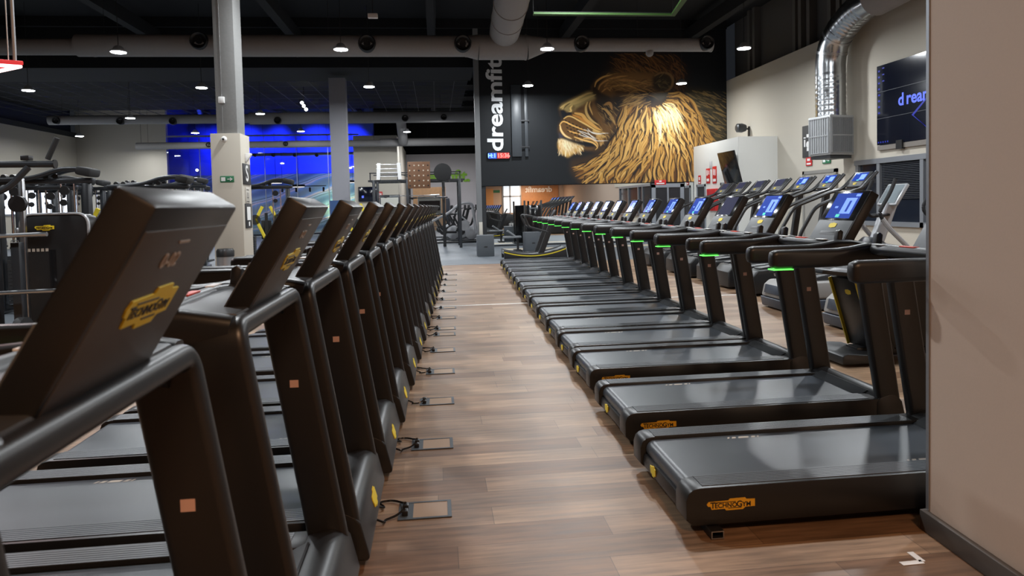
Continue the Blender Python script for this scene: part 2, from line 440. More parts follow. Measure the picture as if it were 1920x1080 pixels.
# ------------------------------------------------------------------ floors
def wood_floor_mat():
    m = bpy.data.materials.new('oak_plank_floor'); m.use_nodes = True; nt = m.node_tree; b = nt.nodes['Principled BSDF']
    N = nt.nodes.new; Lk = nt.links.new
    tc = N('ShaderNodeTexCoord'); br = N('ShaderNodeTexBrick')
    br.offset = 0; br.offset_frequency = 2
    br.inputs['Scale'].default_value = 1; br.inputs['Brick Width'].default_value = 1.38; br.inputs['Row Height'].default_value = .193
    br.inputs['Mortar Size'].default_value = .0012; br.inputs['Mortar Smooth'].default_value = .1; br.inputs['Bias'].default_value = 0
    br.inputs['Color1'].default_value = (.165, .088, .046, 1); br.inputs['Color2'].default_value = (.33, .212, .128, 1); br.inputs['Mortar'].default_value = (.06, .035, .02, 1)
    sx = N('ShaderNodeSeparateXYZ'); Lk(tc.outputs['Object'], sx.inputs[0])
    dv = N('ShaderNodeMath'); dv.operation = 'DIVIDE'; dv.inputs[1].default_value = .193; Lk(sx.outputs[1], dv.inputs[0])
    fl = N('ShaderNodeMath'); fl.operation = 'FLOOR'; Lk(dv.outputs[0], fl.inputs[0])
    wn = N('ShaderNodeTexWhiteNoise'); wn.noise_dimensions = '1D'; Lk(fl.outputs[0], wn.inputs['W'])
    ma = N('ShaderNodeMath'); ma.operation = 'MULTIPLY_ADD'; ma.inputs[1].default_value = 1.38; Lk(wn.outputs['Value'], ma.inputs[0]); Lk(sx.outputs[0], ma.inputs[2])
    cb = N('ShaderNodeCombineXYZ'); Lk(ma.outputs[0], cb.inputs[0]); Lk(sx.outputs[1], cb.inputs[1]); Lk(cb.outputs[0], br.inputs['Vector'])
    mp = N('ShaderNodeMapping'); mp.inputs['Scale'].default_value = (1.1, 14, 1); Lk(tc.outputs['Object'], mp.inputs['Vector'])
    nz = N('ShaderNodeTexNoise'); nz.inputs['Scale'].default_value = 2.2; nz.inputs['Detail'].default_value = 8; nz.inputs['Roughness'].default_value = .62; Lk(mp.outputs[0], nz.inputs['Vector'])
    mp2 = N('ShaderNodeMapping'); mp2.inputs['Scale'].default_value = (.9, 3.2, 1); Lk(tc.outputs['Object'], mp2.inputs['Vector'])
    nz2 = N('ShaderNodeTexNoise'); nz2.inputs['Scale'].default_value = 1.3; nz2.inputs['Detail'].default_value = 3; Lk(mp2.outputs[0], nz2.inputs['Vector'])
    r1 = N('ShaderNodeMapRange'); r1.inputs[1].default_value = .28; r1.inputs[2].default_value = .72; r1.inputs[3].default_value = .50; r1.inputs[4].default_value = 1.32; Lk(nz.outputs['Fac'], r1.inputs[0])
    r2 = N('ShaderNodeMapRange'); r2.inputs[1].default_value = .3; r2.inputs[2].default_value = .7; r2.inputs[3].default_value = .72; r2.inputs[4].default_value = 1.2; Lk(nz2.outputs['Fac'], r2.inputs[0])
    mu = N('ShaderNodeMath'); mu.operation = 'MULTIPLY'; Lk(r1.outputs[0], mu.inputs[0]); Lk(r2.outputs[0], mu.inputs[1])
    vm = N('ShaderNodeVectorMath'); vm.operation = 'SCALE'; Lk(br.outputs['Color'], vm.inputs[0]); Lk(mu.outputs[0], vm.inputs['Scale'])
    Lk(vm.outputs[0], b.inputs['Base Color'])
    rr = N('ShaderNodeMapRange'); rr.inputs[3].default_value = .36; rr.inputs[4].default_value = .52; Lk(nz.outputs['Fac'], rr.inputs[0]); Lk(rr.outputs[0], b.inputs['Roughness'])
    bp = N('ShaderNodeBump'); bp.inputs['Strength'].default_value = .12; bp.inputs['Distance'].default_value = .002; Lk(nz.outputs['Fac'], bp.inputs['Height']); Lk(bp.outputs[0], b.inputs['Normal'])
    return m
def rubber_floor_mat():
    m = bpy.data.materials.new('grey_rubber_floor'); m.use_nodes = True; nt = m.node_tree; b = nt.nodes['Principled BSDF']
    N = nt.nodes.new; Lk = nt.links.new
    tc = N('ShaderNodeTexCoord'); nz = N('ShaderNodeTexNoise'); nz.inputs['Scale'].default_value = 90; nz.inputs['Detail'].default_value = 3; Lk(tc.outputs['Object'], nz.inputs['Vector'])
    cr = N('ShaderNodeValToRGB'); cr.color_ramp.elements[0].position = .35; cr.color_ramp.elements[0].color = (.075, .088, .102, 1); cr.color_ramp.elements[1].position = .7; cr.color_ramp.elements[1].color = (.135, .152, .172, 1)
    Lk(nz.outputs['Fac'], cr.inputs[0]); br = N('ShaderNodeTexBrick'); br.offset = 0; br.inputs['Scale'].default_value = 1; br.inputs['Brick Width'].default_value = 1; br.inputs['Row Height'].default_value = 1; br.inputs['Mortar Size'].default_value = .006
    br.inputs['Color1'].default_value = (1, 1, 1, 1); br.inputs['Color2'].default_value = (.92, .92, .92, 1); br.inputs['Mortar'].default_value = (.7, .7, .7, 1); Lk(tc.outputs['Object'], br.inputs['Vector'])
    mx = N('ShaderNodeMix'); mx.data_type = 'RGBA'; mx.blend_type = 'MULTIPLY'; mx.inputs[0].default_value = 1; Lk(cr.outputs[0], mx.inputs[6]); Lk(br.outputs['Color'], mx.inputs[7]); Lk(mx.outputs[2], b.inputs['Base Color'])
    b.inputs['Roughness'].default_value = .5
    return m
WOODF, RUBF = wood_floor_mat(), rubber_floor_mat()
PALEF = mat('pale_floor_strip', (.40, .35, .27), .5, var=.1, bscale=5)
def struct(name, mb, m, **k):
    o = mb.build(name, m, **k); o['kind'] = 'structure'; return o
BACKY, LW, RW = -9.0, -21.0, 11.5
struct('floor', MB().box(-4.6, RW, BACKY, 18.25, -.1, 0), WOODF)
struct('floor_wood_left', MB().box(LW, -4.6, BACKY, 10.7, -.1, 0), WOODF)
struct('floor_rubber_left', MB().box(LW, -4.6, 10.7, 43, -.1, 0), RUBF)
struct('floor_rubber_far', MB().box(-4.6, RW, 18.25, 52, -.1, 0), RUBF)
struct('floor_pale_strip', MB().box(2.3, 10, 23.6, 24.5, 0, .004), PALEF)
struct('trim_1', MB().box(-4.6, 7.5, 10.70, 10.735, 0, .004), WHITE)
struct('trim_2', MB().box(-4.6, RW, 18.22, 18.28, 0, .006), ALU)
# ------------------------------------------------------------------ ceiling
CZ = 8.6
struct('ceiling', MB().box(LW-.5, RW+.5, BACKY, 52, CZ, CZ+.2), CEIL)
b = MB()
for y in range(-6, 50, 4): b.box(LW, RW, y-.08, y+.08, CZ-.35, CZ)
for x in range(-20, 12, 5): b.box(x-.15, x+.15, BACKY, 52, CZ-.8, CZ-.34)
struct('ceiling_beams', b, mat('dark_beam_paint', (.005, .006, .008), .9))
# dark beam and suspended mesh panels over the far half of the hall
struct('ceiling_beam_wide', MB().box(LW, 1.6, 26.5, 29.2, 6.9, CZ), CEIL)
b = MB()
for k in range(26): b.box(LW+.4+k*.86, LW+.416+k*.86, 29.2, 40, 6.86, 6.885)
for k in range(10): b.box(LW, 1.6, 29.3+k*1.1, 29.312+k*1.1, 6.885, 6.9)
struct('ceiling_grid', b, mat('grid_bar_paint', (.10, .105, .115), .6, .3), smooth=False)
struct('ceiling_grid_panel', MB().box(LW, 1.6, 29.2, 40, 7.3, 7.34), CEIL)
# ------------------------------------------------------------------ shell walls
struct('wall_left', MB().box(LW-.3, LW, BACKY, 43.2, 0, 6.15), BEIGE)
struct('wall_left_upper', MB().box(LW-.7, LW-.35, BACKY, 43.2, 6.4, CZ), NAVYW)
struct('wall_left_ledge', MB().box(LW-.7, LW+.06, BACKY, 43.2, 6.15, 6.42), DWALL)
struct('wall_back', MB().box(LW-.3, RW+.3, BACKY-.3, BACKY, 0, CZ), BEIGEW)
struct('wall_right', MB().box(RW, RW+.3, 13, 26.3, 0, 6.25), BEIGE)
struct('wall_right_front', MB().box(RW, RW+.3, BACKY, 13, 0, 6.25), BEIGEW)
struct('wall_right_upper', MB().box(RW+.5, RW+.8, BACKY, 26.3, 6.2, CZ), mat('upper_wall_paint', (.10, .095, .09), .8))
b = MB()
for y in (12.6, 12.95, 16.2, 16.5, 18.6, 18.9, 19.35, 20.5, 21.0, 21.35, 24.2, 24.6): b.box(RW+.25, RW+.5, y-.09, y+.09, 6.25, CZ)
struct('wall_right_ribs', b, mat('upper_rib_paint', (.13, .125, .12), .7))
LY = 26.0
struct('wall_lion', MB().box(1.74, RW, LY, LY+.3, 2.32, CZ), LIONW)
struct('wall_mirror_side', MB().box(1.74, RW, LY+.05, LY+.3, 0, 2.32), DWALL)
struct('wall_lion_end', MB().box(1.55, 1.735, LY-.02, LY+.32, 0, CZ), mat('wall_end_paint', (.16, .165, .17), .7))
# far side, left of the lion wall: blue studio, beige pier, passage to a white wall
BY = 43.0
xa, xb = at(255, 300, BY).x, at(313, 300, BY).x
struct('wall_far_left', MB().box(LW, xb, BY, BY+.3, 0, CZ), BEIGE)
EXTRAW = (at(262, 360, BY).x, at(300, 360, BY).x)
xc, xd = at(663, 300, 40).x, at(745, 300, 40).x
struct('wall_far_pier', MB().box(xc, xd, 40, 52, 0, 5.75), BEIGE)
struct('wall_far_white', MB().box(xd, 4, 52, 52.3, 0, 5.55), WHITEW)
struct('wall_far_upper', MB().box(-6, 4, 52.3, 52.6, 0, CZ), CEIL)
struct('wall_far_side', MB().box(4.0, 4.2, LY+.3, 52, 0, CZ), mat('far_side_paint', (.30, .29, .30), .7))
# blue lit studio behind glass
BX1 = xc
def marble_mat():
    m = bpy.data.materials.new('marbled_mural'); m.use_nodes = True; nt = m.node_tree; b = nt.nodes['Principled BSDF']; N = nt.nodes.new; Lk = nt.links.new
    tc = N('ShaderNodeTexCoord'); mp = N('ShaderNodeMapping'); mp.inputs['Rotation'].default_value = (0, R(52), 0); mp.inputs['Scale'].default_value = (.35, 1, 1.5); Lk(tc.outputs['Object'], mp.inputs['Vector'])
    wv = N('ShaderNodeTexWave'); wv.bands_direction = 'Z'; wv.inputs['Scale'].default_value = .22; wv.inputs['Distortion'].default_value = 7; wv.inputs['Detail'].default_value = 4; wv.inputs['Detail Scale'].default_value = .55; Lk(mp.outputs[0], wv.inputs['Vector'])
    cr = N('ShaderNodeValToRGB'); el = cr.color_ramp.elements; el[0].position = 0; el[0].color = (.05, .09, .09, 1); el[1].position = 1; el[1].color = (.10, .13, .09, 1)
    for p, c in ((.22, (.15, .22, .17)), (.4, (.06, .10, .06)), (.50, (.36, .40, .30)), (.58, (.11, .14, .09)), (.72, (.44, .32, .20)), (.82, (.10, .18, .20))):
        e = el.new(p); e.color = (*c, 1)
    Lk(wv.outputs['Fac'], cr.inputs[0]); Lk(cr.outputs[0], b.inputs['Base Color']); b.inputs['Roughness'].default_value = .6
    return m
BLUEW = mat('studio_blue_light_tint', (.05, .075, .42), .7)  # blue of the studio lighting tinted into the wall colour itself
struct('wall_studio_back', MB().box(xb-.5, BX1+.5, 48, 48.2, 4.05, CZ), BLUEW)
struct('wall_studio_mural', MB().box(xb-.5, BX1+.5, 47.98, 48.2, 0, 4.05), marble_mat())
struct('wall_studio_left', MB().box(xb-.6, xb-.4, BY+.3, 48, 0, CZ), BLUEW)
struct('wall_studio_right', MB().box(BX1+.01, BX1+.3, 40.01, 48, 0, 5.7), BLUEW)
def glass_mat():
    m = bpy.data.materials.new('studio_glass'); m.use_nodes = True; nt = m.node_tree; nt.nodes.clear(); N = nt.nodes.new; Lk = nt.links.new
    o = N('ShaderNodeOutputMaterial'); mx = N('ShaderNodeMixShader'); t = N('ShaderNodeBsdfTransparent'); g = N('ShaderNodeBsdfGlossy'); fr = N('ShaderNodeFresnel'); fr.inputs[0].default_value = 1.5
    t.inputs[0].default_value = (.88, .90, .95, 1); g.inputs['Roughness'].default_value = .02
    Lk(fr.outputs[0], mx.inputs[0]); Lk(t.outputs[0], mx.inputs[1]); Lk(g.outputs[0], mx.inputs[2]); Lk(mx.outputs[0], o.inputs[0]); return m
GLASS = glass_mat()
b = MB(); gx = np.linspace(xb, BX1, 7)
for k in range(6): b.box(gx[k]+.02, gx[k+1]-.02, BY, BY+.02, .05, 6.1)
struct('window_1', b, GLASS, smooth=False)
b = MB()
for k in range(1, 6): b.box(gx[k]-.02, gx[k]+.02, BY-.01, BY+.03, 0, 6.1)
b.box(xb, BX1, BY-.02, BY+.04, 6.1, 6.2); b.box(xb, BX1, BY-.02, BY+.04, 0, .06)
struct('window_1_frame', b, ALU)
# pale clerestory windows low behind the machines on the left wall
WINEM = mat('daylit_pane', (.8, .85, 1), .4, emit=2.2, ecol=(.80, .88, 1))
for k, (y0, y1) in enumerate(((24.5, 28.2), (28.6, 32.5), (32.9, 37.0), (37.4, 42.6))):
    w = struct('window_%d' % (k+2), MB().box(LW, LW+.03, y0, y1, 1.7, 3.15), WINEM)
    f = MB()
    for z in (1.63, 3.15): f.box(LW, LW+.07, y0-.08, y1+.08, z, z+.08)
    for y in (y0-.08, (y0+y1)/2-.04, y1): f.box(LW, LW+.07, y, y+.08, 1.63, 3.23)
    struct('window_frame', f, ALU, parent=w)
w = struct('window_8', MB().box(EXTRAW[0], EXTRAW[1], BY-.03, BY-.002, 1.9, 3.1), WINEM)
f = MB(); [f.box(x-.03, x+.03, BY-.05, BY, 1.85, 3.15) for x in (EXTRAW[0], (EXTRAW[0]+EXTRAW[1])/2, EXTRAW[1])]; struct('window_frame', f, ALU, parent=w)
# ------------------------------------------------------------------ near partition on the right
PX, E0 = 2.24, 2.90
fx_ = lambda y: PX-.06*(E0-y)
PART = mat('partition_lit_paint', (.60, .475, .385), .75, bump=.04, bscale=120, var=.04)  # wall beige made paler, with the lamp light from the left in its colour
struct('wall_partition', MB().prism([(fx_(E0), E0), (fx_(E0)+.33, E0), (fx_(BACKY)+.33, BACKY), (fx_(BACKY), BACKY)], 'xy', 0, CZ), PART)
struct('trim_3', MB().box(PX-.007, PX+.004, E0-.012, E0+.006, .1, CZ), ALU)
b = MB().prism([(fx_(E0)-.03, E0+.02), (fx_(E0)+.35, E0+.02), (fx_(E0)+.35, E0), (fx_(E0), E0), (fx_(BACKY), BACKY), (fx_(BACKY)-.03, BACKY)], 'xy', 0, .095)
struct('baseboard_right', b, SKIRT, bevel=.006)
# ------------------------------------------------------------------ lion wall mirror and its frame
MIRROR = mat('mirror_silvering', (.86, .88, .88), .01, 1.0)
mi = MB().box(1.9, 8.35, LY+.02, LY+.05, .06, 2.30).build('wall_mirror', MIRROR); tag(mi, 'long wall mirror under the lion mural', 'mirror')
mi2 = MB().box(9.75, 10.1, LY+.02, LY+.05, .06, 2.30).build('wall_mirror', MIRROR); tag(mi2, 'narrow wall mirror between the dark doorway and the white office', 'mirror')
GFRAME = mat('grey_door_frame', (.24, .26, .29), .5)
d = struct('door_1', MB().box(8.55, 9.55, LY-.005, LY+.045, 0, 2.12), mat('dark_door', (.02, .022, .026), .35))
f = MB(); f.box(8.40, 8.55, LY-.03, LY+.05, 0, 2.25); f.box(9.55, 9.70, LY-.03, LY+.05, 0, 2.25); f.box(8.40, 9.70, LY-.03, LY+.05, 2.12, 2.27); f.box(9.02, 9.08, LY-.02, LY+.05, 0, 2.12)
struct('door_frame', f, GFRAME, parent=d)
# ------------------------------------------------------------------ white office in the far right corner
OX, OY, OH = 10.12, 22.0, 3.68
struct('wall_office_side', MB().box(OX, OX+.15, OY, LY, 0, OH), OFFICEW)
struct('wall_office_front', MB().box(OX+.15, RW, OY, OY+.15, 0, OH), OFFICEW)
struct('ceiling_office', MB().box(OX+.15, RW, OY+.15, LY, OH-.1, OH), OFFICEW)
def side_door(n, y0, y1, h, dm):
    d = struct('door_%d' % n, MB().box(OX-.012, OX-.002, y0, y1, 0, h), dm)
    f = MB(); f.box(OX-.03, OX, y0-.09, y0, 0, h+.09); f.box(OX-.03, OX, y1, y1+.09, 0, h+.09); f.box(OX-.03, OX, y0-.09, y1+.09, h, h+.09)
    struct('door_frame', f, GFRAME, parent=d)
DD = mat('dark_doorway', (.03, .034, .04), .4)
side_door(2, 24.9, 25.6, 2.1, DD)
side_door(3, 22.15, 23.35, 2.1, DD)
# ------------------------------------------------------------------ right wall: pilaster, door, windows
struct('wall_right_pier', MB().box(RW-.05, RW, 9, 17.75, 2.55, 6.25), BEIGE)
d = struct('door_4', MB().box(RW-.06, RW-.005, 18.6, 20.2, 0, 2.3), mat('grey_beige_door', (.33, .31, .28), .6))
f = MB(); f.box(RW-.08, RW, 18.5, 18.6, 0, 2.4); f.box(RW-.08, RW, 20.2, 20.3, 0, 2.4); f.box(RW-.08, RW, 18.5, 20.3, 2.3, 2.4)
struct('door_frame', f, mat('door_frame_steel', (.28, .27, .25), .5, .3), parent=d)
w = struct('window_6', MB().box(RW-.02, RW-.005, 10.2, 17.5, .9, 2.5), GLASSD)
f = MB()
for y in (10.2, 12.2, 14.2, 15.0, 16.6, 17.5): f.box(RW-.09, RW, y-.06, y+.06, .8, 2.55)
f.box(RW-.09, RW, 10.1, 17.6, .8, .92); f.box(RW-.1, RW, 10.1, 17.6, 2.42, 2.55)
struct('window_frame', f, ALU, parent=w)
f = MB()
for k in range(22): f.box(RW-.05, RW-.025, 15.1, 16.5, 1.5+k*.043, 1.52+k*.043)
struct('window_blind', f, BLIND, parent=w, smooth=False)
# ------------------------------------------------------------------ columns
y1 = 13.0
a, b_ = at(394, 0, y1), at(436, 0, y1)
struct('column_1_upper', MB().box(at(403,200,y1).x, at(442,200,y1).x, y1+.05, y1+.55, 0, CZ), CONC, bevel=.01)
cx0, cx1 = at(399, 380, y1).x, at(455, 380, y1).x
ctop = at(420, 250, y1).z
struct('column_1', MB().box(cx0, cx1, y1, y1+.62, 0, ctop), BEIGE, bevel=.006)
y2 = 27.6
struct('column_2', MB().box(at(619,250,y2).x, at(650,250,y2).x, y2, y2+.5, 0, at(630,170,y2).z+.5), mat('pale_column_paint', (.30, .30, .33), .75), bevel=.006)
b = MB()
b.box(at(619,376,y2).x-.01, at(650,376,y2).x+.01, y2-.012, y2, 1.1, at(630, 376, y2).z)
o = b.build('column_notice', mat('blue_notice', (.03, .08, .22), .5)); tag(o, 'blue notice board on the far pale column', 'notice board')
# ------------------------------------------------------------------ pendant lamps
LAMPE = mat('lamp_diffuser', (1, 1, 1), .5, emit=60, ecol=(.93, .97, 1))
def make_lamp():
    root = thing('pendant_lamp', 'lamp', 'lamp')
    MB().lathe([(.02,.16),(.06,.15),(.10,.12),(.13,.06),(.19,.03),(.195,0),(.185,-.012),(.02,-.012)], 24).build('housing', LAMPH, root, ang=40)
    MB().lathe([(.0001,-.014),(.178,-.014),(.178,-.022),(.0001,-.026)], 24).build('diffuser', LAMPE, root)
    MB().tube([(0,0,.15),(0,0,2.9)], .008, 6).build('cord', BLACKM, root)
    return root
lamp0 = make_lamp(); used_l = [False]
def light(name, kind, loc, energy, color=(1,1,1), size=.3, rot=None, spread=None, shape='DISK', sy=None):
    l = bpy.data.lights.new(name, kind); l.energy = energy; l.color = color
    if kind == 'AREA':
        l.shape = shape; l.size = size
        if sy: l.size_y = sy
        if spread: l.spread = spread
    else: l.shadow_soft_size = size
    o = bpy.data.objects.new(name, l); col(o); o.location = loc
    if rot: o.rotation_euler = rot
    return o
LAMPW = 225
def lamp(p, lab, e=1.0):
    o = lamp0 if not used_l[0] else copy_tree(lamp0); used_l[0] = True
    o.location = p; o['label'] = lab; o['group'] = 'ceiling pendant lamps'
    light('lamp_light', 'AREA', (p[0], p[1], p[2]-.035), LAMPW*e, (.93, .97, 1), .34)
LH = 5.92
rows = [(18.5, [(222, 97), (639, 92), (1026, 91), (1395, 90)], 'nearest visible row'), (24.3, [(53, 169), (378, 164), (692, 162), (990, 160), (1278, 156)], 'second row'),
        (31.0, [(244, 221), (488, 213)], 'third row'), (36.5, [(149, 255), (366, 249), (564, 246), (763, 247)], 'fourth row'), (41.3, [(265, 276), (612, 268), (777, 267)], 'farthest row')]
for Y, xs, rn in rows:
    for k, (px, py) in enumerate(xs):
        p = at(px, py, Y)
        lamp((p.x, Y, p.z), e=(.25 if Y > 40 else .5 if Y > 30 else .65 if Y > 20 else 1.0), lab= 'white hanging disc lamp, %s from the left in the %s' % (ORD[k], rn))
# lamps of the rows above and behind the camera
for Y, xs, e_ in ((12.6, (-8.65, -2.6, 3.0, 8.35), 1.0), (6.7, (-8.65, -2.6, 3.0, 8.35), 1.0)):
    for px in xs:
        if Y > 12 and px == -2.6: px = -1.7
        light('lamp_light', 'AREA', (px+.032*(Y-18.5), Y, LH-.035), LAMPW*e_, (.93, .97, 1), .34)
for Y in (28.5, 34, 45):
    light('lamp_light', 'AREA', (6.5 if Y < 26 else .2, Y, LH), LAMPW*.8, (.95, .97, 1), .34)
light('lamp_light', 'AREA', (.6, 47, 5.2), 110, (1, .97, 1), .4)
light('lamp_light', 'AREA', (-9, 28.5, LH), LAMPW, (.95, .97, 1), .34)
# warm reception lights behind the camera
light('reception_light', 'AREA', (1.0, -2.4, 5.6), 270, (1, .58, .33), 1.0, spread=R(170))
light('reception_light', 'AREA', (8.0, -6.5, 3.4), 320, (1, .72, .5), 1.2)
# studio blue light
for x in np.linspace(xb+1, BX1-1, 5):
    light('studio_light', 'AREA', (x, 45.6, 8.3), 190, (.035, .075, 1.0), .8, rot=(R(40), 0, 0), spread=R(62))
light('studio_spot', 'AREA', (-6.6, 47.0, .7), 150, (.78, 1, .72), .3, rot=(R(152), 0, 0), spread=R(120))
for x in (-13, -9, -5.5): light('studio_wash', 'AREA', (x, 44.3, 2.6), 32, (.9, .95, 1), .5, rot=(R(65), 0, 0), spread=R(110))
w = bpy.data.worlds.new('world'); SC.world = w; w.use_nodes = True
w.node_tree.nodes['Background'].inputs[0].default_value = (.55, .62, .75, 1); w.node_tree.nodes['Background'].inputs[1].default_value = .02
vs = SC.view_settings; vs.view_transform = 'Standard'; vs.look = 'None'; vs.exposure = 0.0; vs.gamma = 1.0; vs.use_curve_mapping = False
SC.cycles.max_bounces = 6; SC.cycles.diffuse_bounces = 3; SC.cycles.glossy_bounces = 4; SC.cycles.sample_clamp_indirect = 4.0
# ------------------------------------------------------------------ ducts
NOZZ = mat('nozzle_black', (.012, .012, .013), .4)
def nozzle(parent, x, y, z, r):
    MB().lathe([(r*1.12, .10), (r*1.12, -.08), (r*.98, -.12), (r*.78, -.09), (r*.70, -.05), (r*.45, -.045), (r*.42, -.075), (.001, -.07)], 20, (x, y, z), axis='y').build('air_nozzle', NOZZ, parent, ang=45)
def duct_x(label, Y, segs, nozz, zoff=0, group='transverse air ducts'):
    root = thing('air_duct', label, 'air duct', (0, Y, 0), 0, group)
    b = MB()
    for x0, x1, z, r in segs:
        b.sweep([(x0, 0, z), (x1, 0, z)], circ(r, 28))
        b.sweep([(x1-.04, 0, z), (x1, 0, z)], circ(r+.012, 28))
    b.build('duct_tube', DUCTG, root)
    for x in np.arange(segs[0][0]+.6, segs[-1][1], 3.0):
        MB().tube([(x, 0, segs[0][2]), (x, 0, CZ)], .006, 5).build('hanger_rod', BLACKM, root)
    for px, py, r in nozz:
        p = at(px, py, Y); rr = min(segs, key=lambda s: 0 if s[0] <= p.x <= s[1] else 9)[3]
        nozzle(root, p.x, -rr+.05, p.z, r)
    return root
zc = at(500, 86, 20).z
dr = duct_x('thick grey air duct across the hall with a fat branch, nearest of three', 20.0,
       [(-12.5, -9.6, at(60,88,20).z, .22), (-9.6, 1.0, zc, .30), (1.35, 2.75, zc-.03, .36), (3.35, at(1334,84,20).x, at(1200,84,20).z, .20)],
       [(380,81,.22), (690,86,.22), (867,86,.22), (1088,84,.21), (1320,83,.20)])
for x0, x1, r0, r1, z0, z1 in ((1.0, 1.35, .30, .36, zc, zc-.03), (2.75, 3.35, .36, .20, zc-.03, at(1200,84,20).z)):
    MB().sweep([(x0, 0, z0), (x1, 0, z1)], circ(1, 28), scale=[r0, r1]).build('duct_reducer', DUCTG, dr)
for k, px in enumerate((178, 557, 1218)):
    p = at(px, 101, 20); MB().ball((p.x, 0, p.z+.03), .12, 0, 14).build('relief_cap', DUCTG, dr)
c = at(945, 66, 20); c0 = at(966, 0, 15.6)
root = dr
b = MB(); slope = (c0.x-c.x)/(15.6-20)
seg = [(0, 19.9), (0, 18.3), (.0, 16.9), (0, 4.0)]
pts = [(c.x+slope*(y-20), y-20, c.z+.02) for _, y in seg]
for i in range(3):
    b.sweep([pts[i], pts[i+1]], circ(.43-.004*i, 32)); b.sweep([pts[i+1], (pts[i+1][0], pts[i+1][1]+.05, pts[i+1][2])], circ(.442, 32))
b.build('branch_tube', DUCTG, root)
z2 = at(500, 222, 35).z
d2 = duct_x('grey air duct across the hall, second from the camera', 35.0, [(at(92,226,35).x, -9, z2, .22), (-9, 3.6, z2, .29)],
       [(110,227,.16), (229,228,.16), (327,228,.16), (523,227,.16), (760,223,.15), (832,221,.14)])
z3 = at(500, 271, 39).z
duct_x('thin grey air duct in front of the blue studio glass', 39.0, [(at(256,272,39).x, -3, z3, .19), (-3, 3.8, z3+.02, .22)], [(393,272,.12), (537,270,.12)])
dx_ = at(753,250,37).x
MB().tube([(dx_, .1, z2), (dx_, 1.7, z2-.02), (dx_, 3.6, z3+.05)], .26, 20, rad=.5).build('branch_tube', DUCTG, d2)
# silver spiral duct on the right with its grille box
SPIR = mat('galvanised_duct', (.50, .52, .54), .22, 1.0, bump=.15, bscale=9)
dX = 10.85; dY = None
for k in range(100, 230):
    if at(1561, 150, k/10).x > dX: dY = k/10; break
root = thing('spiral_duct', 'shiny silver spiral duct rising from a grille box and bending along the wall', 'air duct', (dX, dY, 0))
zt = at(1561, 84, dY).z; rD = .385
path = fillet([(0, 0, 2.9), (0, 0, zt), (0, -1.1, zt+.62), (0, -9.5, zt+1.1)], .7, 8)
# resample for corrugation
P = [Vector(p) for p in path]; res = []; 
for i in range(len(P)-1):
    n = max(1, int((P[i+1]-P[i]).length/.05)); res += [P[i].lerp(P[i+1], k/n) for k in range(n)]
res.append(P[-1])
acc = 0; sc_ = []; cut = []
for i, p in enumerate(res):
    if i: acc += (p-res[i-1]).length
    ribbed = acc < (zt-2.9)-.85 or (zt-2.9)+.45 < acc < (zt-2.9)+1.55
    sc_.append(1.0+(.022 if (i % 3 == 0 and ribbed) else 0)); cut.append(acc)
lim = next(i for i, a in enumerate(cut) if a > (zt-2.9)+2.0)
MB().sweep(res[:lim], circ(rD, 30), (1, 0, 0), scale=sc_[:lim]).build('spiral_tube', SPIR, root, ang=20)
MB().sweep([res[lim-1], res[-1]], circ(rD*1.12, 30), (1, 0, 0)).build('duct_tube', DUCTG, root)
b = MB()
for u in (.30, -.15): 
    i_ = next(i for i, a in enumerate(cut) if a > (zt-2.9)-u); b.sweep([res[i_], res[i_+1]], circ(rD*1.03, 30), (1, 0, 0))
b.build('clamp_ring', STEEL, root)
for y in (-1.6, -5.0): MB().tube([(0, y, zt+.8), (0, y, CZ)], .008, 5).build('hanger_rod', BLACKM, root)
zb0, zb1 = at(1557, 292, dY).z, at(1557, 219, dY).z
bxr = R(12); hw = .40
GRLF = mat('grille_frame_grey', (.42, .43, .43), .45, .3)
b = MB().obox((0, 0, (zb0+zb1)/2), (2*hw, 2*hw, zb1-zb0), (0, 0, bxr)); b.build('grille_box', GRLF, root, bevel=.008)
MB().obox((0, 0, zb0-.05), (2*hw*.9, 2*hw*.9, .08), (0, 0, bxr)).build('base_plate', DGREY, root)
GRLD = mat('grille_dark', (.045, .048, .05), .5); GRLS = mat('grille_slat', (.34, .35, .36), .4, .4)
for ang, fine in ((bxr-PI/2, True), (bxr+PI, False)):
    Rz = Matrix.Rotation(ang, 4, 'Z'); h = zb1-zb0
    b = MB().box(hw, hw+.006, -hw*.86, hw*.86, zb0+.06, zb1-.06, 0)
    n = 18 if fine else 9
    for k in range(n):
        y = -hw*.82+hw*1.64*k/(n-1); b.box(hw+.004, hw+.022, y-.007, y+.007, zb0+.07, zb1-.07, 1)
    b.box(hw+.004, hw+.026, -hw*.86, hw*.86, zb0+h*.48, zb0+h*.51, 1)
    for z in (zb0+.05, zb1-.07): b.box(hw, hw+.028, -hw*.9, hw*.9, z, z+.02, 1)
    for y in (-hw*.9, hw*.87): b.box(hw, hw+.028, y, y+.02, zb0+.05, zb1-.05, 1)
    b.xform(Rz); b.build('grille', [GRLD if fine else GRLS, GRLS], root, smooth=False)
# green cable tray high up
root = thing('cable_tray', 'green cable tray hanging under the black ceiling', 'cable tray')
p = [at(1000, 26, 14), at(1262, 31, 14), at(1330, -15, 11)]
p = [(q.x, q.y, p[0].z) for q in p]
MB().sweep(p, [(-.07,-.02),(.07,-.02),(.07,.02),(-.07,.02)], (0,0,1)).build('tray', mat('tray_green', (.05, .13, .025), .6), root)
MB().sweep([(a_[0], a_[1], a_[2]+.035) for a_ in p], circ(.02, 6)).build('cable', BLACKM, root)
for q in p[:2]: MB().tube([q, (q[0], q[1], CZ)], .006, 5).build('hanger_rod', BLACKM, root)
